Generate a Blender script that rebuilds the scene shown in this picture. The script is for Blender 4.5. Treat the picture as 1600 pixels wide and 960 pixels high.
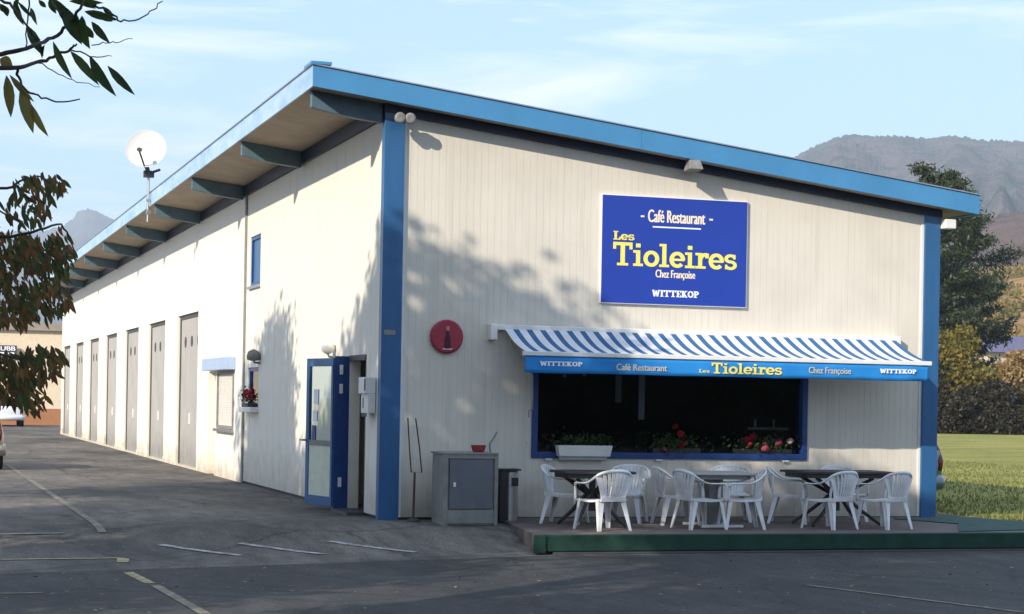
import bpy, math, random
import numpy as np
from mathutils import Vector, Matrix
R = math.radians
random.seed(7)
for o in list(bpy.data.objects): bpy.data.objects.remove(o)
scene = bpy.context.scene
col = scene.collection

# ------------------------------------------------------------ camera
CAM = Vector((-6.2932, -25.3343, 1.65)); YAW = .312; ROLL = .0176; F = 2968.3; V0 = 627.4
cd = bpy.data.cameras.new('camera'); cam = bpy.data.objects.new('camera', cd); col.objects.link(cam)
cd.sensor_width = 36; cd.lens = F / 1600 * 36; cd.shift_y = (V0 - 480) / 1600
cd.clip_start = .1; cd.clip_end = 30000
fw = Vector((math.sin(YAW), math.cos(YAW), 0)); rt = Vector((math.cos(YAW), -math.sin(YAW), 0)); up = Vector((0, 0, 1))
r2 = rt * math.cos(ROLL) + up * math.sin(ROLL); u2 = up * math.cos(ROLL) - rt * math.sin(ROLL)
m = Matrix((r2, u2, -fw)).transposed().to_4x4(); m.translation = CAM
cam.matrix_world = m
scene.camera = cam

# ------------------------------------------------------------ light
SUNV = Vector((-1.4, -1.0, .9)).normalized()
EL = math.asin(SUNV.z); AZ = math.atan2(SUNV.x, SUNV.y)
w = bpy.data.worlds.new('World'); scene.world = w; w.use_nodes = True
nt = w.node_tree; N = nt.nodes; L = nt.links; N.clear()
out = N.new('ShaderNodeOutputWorld'); bg = N.new('ShaderNodeBackground'); bg.inputs[1].default_value = .142
sky = N.new('ShaderNodeTexSky'); sky.sky_type = 'NISHITA'; sky.sun_disc = False
sky.sun_elevation = EL; sky.sun_rotation = AZ % (2 * math.pi); sky.air_density = 1.0; sky.dust_density = .6; sky.ozone_density = 2.0; sky.altitude = 400
tc = N.new('ShaderNodeTexCoord'); mp = N.new('ShaderNodeMapping'); mp.inputs['Scale'].default_value = (2.2, 2.2, 14); mp.inputs['Rotation'].default_value = (0, R(7), 0); mp.inputs['Location'].default_value = (1.3, .4, .2)
nz = N.new('ShaderNodeTexNoise'); nz.inputs['Scale'].default_value = 1.6; nz.inputs['Detail'].default_value = 7; nz.inputs['Roughness'].default_value = .55; nz.inputs['Distortion'].default_value = .4
cr = N.new('ShaderNodeValToRGB'); cr.color_ramp.elements[0].position = .46; cr.color_ramp.elements[0].color = (0, 0, 0, 1); cr.color_ramp.elements[1].position = .64; cr.color_ramp.elements[1].color = (.85, .85, .85, 1)
mx = N.new('ShaderNodeMix'); mx.data_type = 'RGBA'; mx.inputs[7].default_value = (6.7, 6.9, 7.2, 1)
L.new(tc.outputs['Generated'], mp.inputs[0]); L.new(mp.outputs[0], nz.inputs['Vector']); L.new(nz.outputs[0], cr.inputs[0])
veil = N.new('ShaderNodeMix'); veil.data_type = 'RGBA'; veil.inputs[0].default_value = .65; veil.inputs[7].default_value = (3.1, 4.75, 7.1, 1)
L.new(sky.outputs[0], veil.inputs[6]); L.new(cr.outputs[0], mx.inputs[0]); L.new(veil.outputs[2], mx.inputs[6]); L.new(mx.outputs[2], bg.inputs[0]); L.new(bg.outputs[0], out.inputs[0])
sl = bpy.data.lights.new('sun', 'SUN'); sun = bpy.data.objects.new('sun', sl); col.objects.link(sun)
sl.energy = 5.0; sl.angle = R(.53); sl.color = (1, .90, .76)
sun.rotation_euler = SUNV.to_track_quat('Z', 'Y').to_euler()
scene.view_settings.view_transform = 'Standard'; scene.view_settings.look = 'None'
scene.view_settings.exposure = .50; scene.view_settings.gamma = 1; scene.view_settings.use_curve_mapping = False
scene.render.resolution_x = 1024; scene.render.resolution_y = 614
scene.render.engine = 'CYCLES'

# ------------------------------------------------------------ materials
def newmat(name):
    m = bpy.data.materials.new(name); m.use_nodes = True
    nt = m.node_tree; b = nt.nodes['Principled BSDF']; return m, nt, b
def mat(name, c, rough=.6, metal=0, var=.12, scale=6, bump=0, bscale=40, stretch=(1, 1, 1), c2=None, spec=.5, coat=0):
    m, nt, b = newmat(name); N = nt.nodes; L = nt.links
    b.inputs['Roughness'].default_value = rough; b.inputs['Metallic'].default_value = metal
    b.inputs['Specular IOR Level'].default_value = spec; b.inputs['Coat Weight'].default_value = coat
    tc = N.new('ShaderNodeTexCoord'); mp = N.new('ShaderNodeMapping'); mp.inputs['Scale'].default_value = stretch
    L.new(tc.outputs['Object'], mp.inputs[0])
    n = N.new('ShaderNodeTexNoise'); n.inputs['Scale'].default_value = scale; n.inputs['Detail'].default_value = 6; n.inputs['Roughness'].default_value = .6
    L.new(mp.outputs[0], n.inputs['Vector'])
    r = N.new('ShaderNodeValToRGB'); e = r.color_ramp.elements; e[0].position = .3; e[1].position = .7
    lo = c2 if c2 else tuple(x * (1 - var) for x in c); hi = tuple(min(1, x * (1 + var * .5)) for x in c)
    e[0].color = (*lo, 1); e[1].color = (*hi, 1)
    L.new(n.outputs[0], r.inputs[0]); L.new(r.outputs[0], b.inputs['Base Color'])
    if bump:
        n2 = N.new('ShaderNodeTexNoise'); n2.inputs['Scale'].default_value = bscale; n2.inputs['Detail'].default_value = 4
        L.new(tc.outputs['Object'], n2.inputs['Vector'])
        bp = N.new('ShaderNodeBump'); bp.inputs['Strength'].default_value = bump; bp.inputs['Distance'].default_value = .01
        L.new(n2.outputs[0], bp.inputs['Height']); L.new(bp.outputs[0], b.inputs['Normal'])
    return m
def wallmat(name, c, dirt, z0=0, z1=.9, streak=.25, rough=.55):
    """painted wall with faint vertical rain streaks and splash dirt at the foot"""
    m, nt, b = newmat(name); N = nt.nodes; L = nt.links
    b.inputs['Roughness'].default_value = rough
    tc = N.new('ShaderNodeTexCoord')
    mp = N.new('ShaderNodeMapping'); mp.inputs['Scale'].default_value = (9, 9, .35); L.new(tc.outputs['Object'], mp.inputs[0])
    n = N.new('ShaderNodeTexNoise'); n.inputs['Scale'].default_value = 1; n.inputs['Detail'].default_value = 5; L.new(mp.outputs[0], n.inputs['Vector'])
    r = N.new('ShaderNodeMapRange'); r.inputs[1].default_value = .5; r.inputs[2].default_value = .8; r.inputs[4].default_value = streak; L.new(n.outputs[0], r.inputs[0])
    n3 = N.new('ShaderNodeTexNoise'); n3.inputs['Scale'].default_value = 1.1; n3.inputs['Detail'].default_value = 6; L.new(tc.outputs['Object'], n3.inputs['Vector'])
    r3 = N.new('ShaderNodeMapRange'); r3.inputs[1].default_value = .42; r3.inputs[2].default_value = .75; r3.inputs[4].default_value = streak * .8; L.new(n3.outputs[0], r3.inputs[0])
    sx = N.new('ShaderNodeSeparateXYZ'); L.new(tc.outputs['Object'], sx.inputs[0])
    n2 = N.new('ShaderNodeTexNoise'); n2.inputs['Scale'].default_value = 3; n2.inputs['Detail'].default_value = 6; L.new(tc.outputs['Object'], n2.inputs['Vector'])
    zz = N.new('ShaderNodeMath'); zz.operation = 'MULTIPLY_ADD'; L.new(n2.outputs[0], zz.inputs[0]); zz.inputs[1].default_value = -1.1; L.new(sx.outputs[2], zz.inputs[2])
    r2 = N.new('ShaderNodeMapRange'); r2.inputs[1].default_value = z1 - .55; r2.inputs[2].default_value = z0 - .6; r2.inputs[3].default_value = 0; r2.inputs[4].default_value = .95; L.new(zz.outputs[0], r2.inputs[0])
    a = N.new('ShaderNodeMath'); a.operation = 'MAXIMUM'; L.new(r.outputs[0], a.inputs[0]); L.new(r2.outputs[0], a.inputs[1])
    a2 = N.new('ShaderNodeMath'); a2.operation = 'MAXIMUM'; L.new(a.outputs[0], a2.inputs[0]); L.new(r3.outputs[0], a2.inputs[1])
    mx = N.new('ShaderNodeMix'); mx.data_type = 'RGBA'; mx.inputs[6].default_value = (*c, 1); mx.inputs[7].default_value = (*dirt, 1)
    L.new(a2.outputs[0], mx.inputs[0]); L.new(mx.outputs[2], b.inputs['Base Color'])
    bp = N.new('ShaderNodeBump'); bp.inputs['Strength'].default_value = .06; bp.inputs['Distance'].default_value = .02; L.new(n2.outputs[0], bp.inputs['Height']); L.new(bp.outputs[0], b.inputs['Normal'])
    return m
def leafmat(name, cols, trans=.35, rough=.5):
    m, nt, b = newmat(name); N = nt.nodes; L = nt.links
    g = N.new('ShaderNodeNewGeometry'); r = N.new('ShaderNodeValToRGB'); r.color_ramp.interpolation = 'LINEAR'
    e = r.color_ramp.elements
    while len(e) < len(cols): e.new(.5)
    for i, c in enumerate(cols): e[i].position = i / (len(cols) - 1); e[i].color = (*c, 1)
    L.new(g.outputs['Random Per Island'], r.inputs[0]); L.new(r.outputs[0], b.inputs['Base Color']); b.inputs['Roughness'].default_value = rough
    b.inputs['Specular IOR Level'].default_value = .3
    t = N.new('ShaderNodeBsdfTranslucent'); L.new(r.outputs[0], t.inputs[0]); mxs = N.new('ShaderNodeMixShader'); mxs.inputs[0].default_value = trans
    L.new(b.outputs[0], mxs.inputs[1]); L.new(t.outputs[0], mxs.inputs[2]); L.new(mxs.outputs[0], N['Material Output'].inputs[0])
    return m
def glassmat(name, tint=(.5, .55, .55), rough=.02, ior=1.5):
    m, nt, b = newmat(name); N = nt.nodes; L = nt.links
    gl = N.new('ShaderNodeBsdfGlossy'); gl.inputs['Roughness'].default_value = rough
    tr = N.new('ShaderNodeBsdfTransparent'); tr.inputs[0].default_value = (*tint, 1)
    lw = N.new('ShaderNodeLayerWeight'); lw.inputs[0].default_value = .5; pw = N.new('ShaderNodeMath'); pw.operation = 'POWER'; pw.inputs[1].default_value = 4.5; L.new(lw.outputs['Facing'], pw.inputs[0]); fr = N.new('ShaderNodeMath'); fr.operation = 'MULTIPLY_ADD'; fr.inputs[1].default_value = .85; fr.inputs[2].default_value = .045; L.new(pw.outputs[0], fr.inputs[0])
    ms = N.new('ShaderNodeMixShader'); L.new(fr.outputs[0], ms.inputs[0]); L.new(tr.outputs[0], ms.inputs[1]); L.new(gl.outputs[0], ms.inputs[2])
    L.new(ms.outputs[0], N['Material Output'].inputs[0]); return m

M = {}
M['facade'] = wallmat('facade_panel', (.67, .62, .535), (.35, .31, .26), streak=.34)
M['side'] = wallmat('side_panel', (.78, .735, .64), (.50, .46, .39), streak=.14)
M['plaster'] = wallmat('plaster', (.83, .79, .70), (.52, .45, .33), z1=.5, streak=.12)
M['blue'] = mat('blue_paint', (.024, .105, .25), .35, var=.12, scale=3, stretch=(3, 3, .4))
M['eaveblue'] = mat('pale_eave_blue', (.42, .56, .70), .5, c2=(.26, .42, .60), scale=1.3, stretch=(1, 1, 3))  # paler, patchy blue for the left eave fascia
M['fascia'] = mat('fascia_blue', (.060, .235, .45), .38, var=.1, scale=2)
M['deepblue'] = mat('deep_blue_paint', (.014, .05, .20), .35, var=.15)
M['darkblue'] = mat('dark_blue_beam', (.012, .02, .05), .5)
M['beam'] = mat('beam_paint', (.085, .145, .185), .5, var=.25, scale=5)
M['soffit'] = mat('soffit', (.37, .30, .225), .7, var=.2, scale=2)
M['white'] = mat('white_metal', (.74, .73, .70), .4, var=.08)
M['plastic'] = mat('white_plastic', (.74, .74, .755), .38, var=.10, scale=4, bump=.05, bscale=300, c2=(.58, .565, .55))
M['door_grey'] = wallmat('garage_grey', (.42, .40, .37), (.24, .22, .20), streak=.45)
M['darkgrey'] = mat('dark_grey', (.05, .05, .055), .5)
M['black'] = mat('black', (.012, .012, .014), .5)
M['grey'] = mat('grey_metal', (.13, .14, .16), .45, var=.15, metal=.2)
M['cabside'] = mat('cabinet_shell', (.22, .215, .20), .55, var=.25)
M['steel'] = mat('steel', (.5, .5, .5), .35, metal=.9)
M['rust'] = mat('rusty_rod', (.06, .04, .035), .7, var=.4)
M['red'] = mat('red_enamel', (.33, .022, .045), .35, var=.15)
M['redbowl'] = mat('red_plastic', (.42, .05, .045), .45)
M['glass'] = glassmat('dark_glass', (.60, .63, .66))
M['clear'] = glassmat('clear_glass', (.8, .85, .85))
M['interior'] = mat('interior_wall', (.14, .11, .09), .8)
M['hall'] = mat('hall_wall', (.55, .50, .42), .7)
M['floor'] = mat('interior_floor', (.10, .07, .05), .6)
M['signblue'] = mat('sign_blue', (.014, .046, .34), .42, var=.04, scale=2)
M['signedge'] = mat('sign_edge', (.8, .8, .85), .5, var=.03)
M['yellow'] = mat('letter_yellow', (.86, .74, .16), .5, var=.03)
M['cream'] = mat('letter_cream', (.85, .74, .58), .5, var=.03)
M['letter'] = mat('letter_white', (.85, .86, .9), .5, var=.03)
M['valance'] = mat('valance_blue', (.012, .23, .62), .7, var=.1, scale=2)
M['wood'] = mat('dark_wood', (.035, .028, .025), .45, var=.3, stretch=(1, 8, 8))
M['tabletop'] = mat('pale_tabletop', (.45, .43, .40), .4, var=.1)
M['paving'] = mat('terrace_paving', (.15, .115, .10), .85, c2=(.075, .06, .055), scale=2.5, bump=.3, bscale=60)
M['turf'] = mat('green_edging', (.003, .046, .026), .8, c2=(.002, .022, .013), scale=4, bump=.6, bscale=120)
M['turf2'] = mat('green_mat', (.012, .075, .058), .8, c2=(.008, .04, .033), scale=6, bump=.5, bscale=120)
M['yline'] = mat('yellow_line', (.55, .45, .20), .8, c2=(.13, .11, .08), scale=9)
M['wline'] = mat('white_line', (.55, .53, .51), .8, c2=(.10, .095, .09), scale=9)
M['fline'] = mat('faint_line', (.27, .235, .16), .8, c2=(.05, .046, .042), scale=6)
M['bark'] = mat('bark', (.06, .045, .035), .9, var=.4, bump=.5)
M['farcream'] = mat('far_wall', (.72, .58, .42), .7)
M['farbase'] = mat('far_base', (.38, .17, .08), .7)
M['faredge'] = mat('far_eave', (.30, .25, .20), .7)
M['rubber'] = mat('rubber', (.015, .015, .016), .8)
M['carsilver'] = mat('car_silver', (.30, .29, .28), .3, metal=.5, var=.04, coat=.6)
M['carteal'] = mat('car_teal', (.09, .16, .17), .3, metal=.4, var=.05, coat=.6)
M['carwhite'] = mat('car_white', (.65, .66, .68), .3, var=.04, coat=.6)
M['taillight'] = mat('tail_light', (.12, .008, .01), .25, var=.05)
M['terracotta'] = mat('soil_edge', (.13, .10, .07), .9, var=.4)

def asphalt(name, c, c2, spots=.5):
    m, nt, b = newmat(name); N = nt.nodes; L = nt.links
    tc = N.new('ShaderNodeTexCoord')
    def noise(s, d=6, st=(1, 1, 1)):
        mp = N.new('ShaderNodeMapping'); mp.inputs['Scale'].default_value = st; L.new(tc.outputs['Object'], mp.inputs[0])
        n = N.new('ShaderNodeTexNoise'); n.inputs['Scale'].default_value = s; n.inputs['Detail'].default_value = d; n.inputs['Roughness'].default_value = .65; L.new(mp.outputs[0], n.inputs['Vector']); return n
    n1 = noise(.35, 7, (1, .55, 1)); r1 = N.new('ShaderNodeValToRGB'); e = r1.color_ramp.elements; e[0].position = .36; e[1].position = .64; e[0].color = (*c2, 1); e[1].color = (*c, 1); L.new(n1.outputs[0], r1.inputs[0])
    n2 = noise(4, 6, (1, .3, 1)); r2 = N.new('ShaderNodeMapRange'); r2.inputs[1].default_value = .3; r2.inputs[2].default_value = .7; r2.inputs[3].default_value = .6; r2.inputs[4].default_value = 1.4; L.new(n2.outputs[0], r2.inputs[0])
    n3 = noise(38, 5); r3 = N.new('ShaderNodeMapRange'); r3.inputs[1].default_value = .3; r3.inputs[2].default_value = .72; r3.inputs[3].default_value = .35; r3.inputs[4].default_value = 1.75; L.new(n3.outputs[0], r3.inputs[0])
    mu = N.new('ShaderNodeMath'); mu.operation = 'MULTIPLY'; L.new(r2.outputs[0], mu.inputs[0]); L.new(r3.outputs[0], mu.inputs[1])
    # cracks
    v = N.new('ShaderNodeTexVoronoi'); v.feature = 'DISTANCE_TO_EDGE'; v.inputs['Scale'].default_value = .38
    nd = noise(1.5, 5); ad = N.new('ShaderNodeMixRGB'); ad.blend_type = 'ADD'; ad.inputs[0].default_value = .45; L.new(tc.outputs['Object'], ad.inputs[1]); L.new(nd.outputs['Color'], ad.inputs[2]); L.new(ad.outputs[0], v.inputs['Vector'])
    rc = N.new('ShaderNodeMapRange'); rc.inputs[1].default_value = .004; rc.inputs[2].default_value = .018; rc.inputs[3].default_value = .5; rc.inputs[4].default_value = 1; L.new(v.outputs['Distance'], rc.inputs[0])
    mu2 = N.new('ShaderNodeMath'); mu2.operation = 'MULTIPLY'; L.new(mu.outputs[0], mu2.inputs[0]); L.new(rc.outputs[0], mu2.inputs[1])
    mx = N.new('ShaderNodeMixRGB'); mx.blend_type = 'MULTIPLY'; mx.inputs[0].default_value = 1; L.new(r1.outputs[0], mx.inputs[1]); L.new(mu2.outputs[0], mx.inputs[2])
    # pale grit specks
    v2 = N.new('ShaderNodeTexVoronoi'); v2.inputs['Scale'].default_value = 4.3; L.new(tc.outputs['Object'], v2.inputs['Vector'])
    rs = N.new('ShaderNodeMapRange'); rs.inputs[1].default_value = .075; rs.inputs[2].default_value = .04; rs.inputs[4].default_value = spots * 1.3; L.new(v2.outputs['Distance'], rs.inputs[0])
    mx2 = N.new('ShaderNodeMixRGB'); mx2.inputs[2].default_value = (.3, .28, .25, 1); L.new(rs.outputs[0], mx2.inputs[0]); L.new(mx.outputs[0], mx2.inputs[1])
    L.new(mx2.outputs[0], b.inputs['Base Color']); b.inputs['Roughness'].default_value = .85
    bp = N.new('ShaderNodeBump'); bp.inputs['Strength'].default_value = .5; bp.inputs['Distance'].default_value = .012; L.new(n3.outputs[0], bp.inputs['Height']); L.new(bp.outputs[0], b.inputs['Normal'])
    return m
M['asphalt'] = asphalt('lot_asphalt', (.155, .134, .112), (.036, .033, .032))
M['road'] = asphalt('road_asphalt', (.043, .040, .037), (.017, .017, .0175), .35)
def fieldmat():
    m, nt, b = newmat('field_grass'); N = nt.nodes; L = nt.links
    tc = N.new('ShaderNodeTexCoord')
    mp = N.new('ShaderNodeMapping'); mp.inputs['Rotation'].default_value = (0, 0, .35); mp.inputs['Scale'].default_value = (.5, 1, 1); L.new(tc.outputs['Object'], mp.inputs[0])
    n = N.new('ShaderNodeTexNoise'); n.inputs['Scale'].default_value = .25; n.inputs['Detail'].default_value = 8; n.inputs['Roughness'].default_value = .7; L.new(mp.outputs[0], n.inputs['Vector'])
    r = N.new('ShaderNodeValToRGB'); e = r.color_ramp.elements; e[0].position = .35; e[0].color = (.15, .16, .04, 1); e[1].position = .66; e[1].color = (.33, .30, .09, 1); L.new(n.outputs[0], r.inputs[0])
    n2 = N.new('ShaderNodeTexNoise'); n2.inputs['Scale'].default_value = 8; n2.inputs['Detail'].default_value = 5; L.new(mp.outputs[0], n2.inputs['Vector'])
    rr = N.new('ShaderNodeMapRange'); rr.inputs[1].default_value = .3; rr.inputs[2].default_value = .7; rr.inputs[3].default_value = .6; rr.inputs[4].default_value = 1.3; L.new(n2.outputs[0], rr.inputs[0])
    mx = N.new('ShaderNodeMixRGB'); mx.blend_type = 'MULTIPLY'; mx.inputs[0].default_value = 1; L.new(r.outputs[0], mx.inputs[1]); L.new(rr.outputs[0], mx.inputs[2])
    L.new(mx.outputs[0], b.inputs['Base Color']); b.inputs['Roughness'].default_value = .95; b.inputs['Specular IOR Level'].default_value = .1
    bp = N.new('ShaderNodeBump'); bp.inputs['Strength'].default_value = .8; bp.inputs['Distance'].default_value = .05; L.new(n2.outputs[0], bp.inputs['Height']); L.new(bp.outputs[0], b.inputs['Normal'])
    return m
M['field'] = fieldmat()

# ------------------------------------------------------------ mesh helpers
class MB:
    def __init__(s): s.v = []; s.f = []
    def add(s, vs, fs):
        k = len(s.v); s.v += [tuple(p) for p in vs]; s.f += [tuple(i + k for i in f) for f in fs]; return s
    def quad(s, a, b, c, d): return s.add([a, b, c, d], [(0, 1, 2, 3)])
    def hexa(s, p):  # p: 4 bottom, 4 top
        return s.add(p, [(3, 2, 1, 0), (4, 5, 6, 7), (0, 1, 5, 4), (1, 2, 6, 5), (2, 3, 7, 6), (3, 0, 4, 7)])
    def box(s, x0, x1, y0, y1, z0, z1):
        return s.hexa([(x0, y0, z0), (x1, y0, z0), (x1, y1, z0), (x0, y1, z0), (x0, y0, z1), (x1, y0, z1), (x1, y1, z1), (x0, y1, z1)])
    def sbox(s, x0, x1, y0, y1, zb, zt):  # bottom/top heights are functions of x
        return s.hexa([(x0, y0, zb(x0)), (x1, y0, zb(x1)), (x1, y1, zb(x1)), (x0, y1, zb(x0)), (x0, y0, zt(x0)), (x1, y0, zt(x1)), (x1, y1, zt(x1)), (x0, y1, zt(x0))])
    def tube(s, pts, rad, n=8, flat=None, cap=True):
        pts = [Vector(p) for p in pts]; rs = rad if isinstance(rad, (list, tuple)) else [rad] * len(pts)
        k = len(s.v); prev = None
        for i, p in enumerate(pts):
            t = (pts[min(i + 1, len(pts) - 1)] - pts[max(i - 1, 0)]).normalized()
            ref = Vector((0, 0, 1)) if abs(t.z) < .93 else Vector((0, 1, 0))
            if prev is None: a = t.cross(ref).normalized()
            else:
                a = prev - t * prev.dot(t)
                a = a.normalized() if a.length > 1e-6 else t.cross(ref).normalized()
            prev = a; b = t.cross(a)
            ra, rb = (rs[i] if not isinstance(rs[i], tuple) else rs[i][0]), (rs[i] if not isinstance(rs[i], tuple) else rs[i][1])
            for j in range(n):
                an = 2 * math.pi * j / n; q = p + a * (ra * math.cos(an)) + b * (rb * math.sin(an)); s.v.append(tuple(q))
        for i in range(len(pts) - 1):
            for j in range(n):
                s.f.append((k + i * n + j, k + i * n + (j + 1) % n, k + (i + 1) * n + (j + 1) % n, k + (i + 1) * n + j))
        if cap: s.f.append(tuple(k + j for j in range(n))[::-1]); s.f.append(tuple(k + (len(pts) - 1) * n + j for j in range(n)))
        return s
    def lathe(s, prof, c=(0, 0, 0), axis='z', n=20, mtx=None):
        k = len(s.v)
        for (r, h) in prof:
            for j in range(n):
                a = 2 * math.pi * j / n; x, y = r * math.cos(a), r * math.sin(a)
                p = Vector((x, y, h)) if axis == 'z' else (Vector((x, h, y)) if axis == 'y' else Vector((h, x, y)))
                if mtx: p = mtx @ p
                s.v.append(tuple(p + Vector(c)))
        for i in range(len(prof) - 1):
            for j in range(n): s.f.append((k + i * n + j, k + i * n + (j + 1) % n, k + (i + 1) * n + (j + 1) % n, k + (i + 1) * n + j))
        s.f.append(tuple(k + j for j in range(n))[::-1]); s.f.append(tuple(k + (len(prof) - 1) * n + j for j in range(n)))
        return s
    def prism(s, poly, ax, a0, a1):  # polygon extruded along ax
        n = len(poly)
        def P(p, a): return {'x': (a, p[0], p[1]), 'y': (p[0], a, p[1]), 'z': (p[0], p[1], a)}[ax]
        vs = [P(p, a0) for p in poly] + [P(p, a1) for p in poly]
        return s.add(vs, [tuple(range(n))[::-1], tuple(range(n, 2 * n))] + [(i, (i + 1) % n, n + (i + 1) % n, n + i) for i in range(n)])
    def loft(s, rings, closed=True, cap=True):
        n = len(rings[0]); k = len(s.v)
        for r in rings: s.v += [tuple(p) for p in r]
        for i in range(len(rings) - 1):
            for j in range(n if closed else n - 1): s.f.append((k + i * n + j, k + i * n + (j + 1) % n, k + (i + 1) * n + (j + 1) % n, k + (i + 1) * n + j))
        if cap: s.f.append(tuple(k + j for j in range(n))[::-1]); s.f.append(tuple(k + (len(rings) - 1) * n + j for j in range(n)))
        return s
    def build(s, name, m, parent=None, smooth=False, bevel=0, local=False, fix=True):
        off = Vector((0, 0, 0))
        if parent and not local:
            p = parent
            while p: off += p.location; p = p.parent
        me = bpy.data.meshes.new(name)
        me.from_pydata([tuple(Vector(v) - off) for v in s.v], [], s.f); me.update()
        if fix:
            import bmesh
            bm = bmesh.new(); bm.from_mesh(me); bmesh.ops.recalc_face_normals(bm, faces=bm.faces); bm.to_mesh(me); bm.free()
        me.materials.append(m)
        if smooth:
            for p in me.polygons: p.use_smooth = True
        o = bpy.data.objects.new(name, me); col.objects.link(o)
        if parent: o.parent = parent
        if bevel:
            b = o.modifiers.new('bevel', 'BEVEL'); b.width = bevel; b.segments = 2; b.limit_method = 'ANGLE'
        return o
def tag(o, label=None, cat=None, group=None, kind=None):
    if label: o['label'] = label
    if cat: o['category'] = cat
    if group: o['group'] = group
    if kind: o['kind'] = kind
    return o
def thing(name, label, cat, loc=(0, 0, 0), rz=0, group=None):
    o = bpy.data.objects.new(name, None); o.empty_display_size = .2; col.objects.link(o); o.location = loc; o.rotation_euler = (0, 0, rz)
    return tag(o, label, cat, group)
def copy_tree(o, parent=None):
    c = o.copy(); col.objects.link(c); c.parent = parent
    for ch in list(o.children): copy_tree(ch, c)
    return c

# writing ---------------------------------------------------------------
def fontmesh(txt):
    cu = bpy.data.curves.new('t', 'FONT'); cu.body = txt; cu.resolution_u = 3
    o = bpy.data.objects.new('t', cu); col.objects.link(o); me = bpy.data.meshes.new_from_object(o)
    vs = [tuple(v.co) for v in me.vertices]; fs = [tuple(p.vertices) for p in me.polygons]
    bpy.data.objects.remove(o); bpy.data.curves.remove(cu); bpy.data.meshes.remove(me); return vs, fs
def put_text(mb, txt, x0, x1, z0, z1, y, slab=False, bold=0):
    if slab: vs, fs = slabtext(txt)
    else: vs, fs = fontmesh(txt)
    a = [min(v[i] for v in vs) for i in (0, 1)]; b = [max(v[i] for v in vs) for i in (0, 1)]
    sx = (x1 - x0) / (b[0] - a[0]); sz = (z1 - z0) / (b[1] - a[1])
    for k in range(3 if bold else 1):
        d = (k - 1) * bold if bold else 0
        mb.add([(x0 + (v[0] - a[0]) * sx + d, y - v[2] - k * .0004, z0 + (v[1] - a[1]) * sz) for v in vs], fs)
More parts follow.
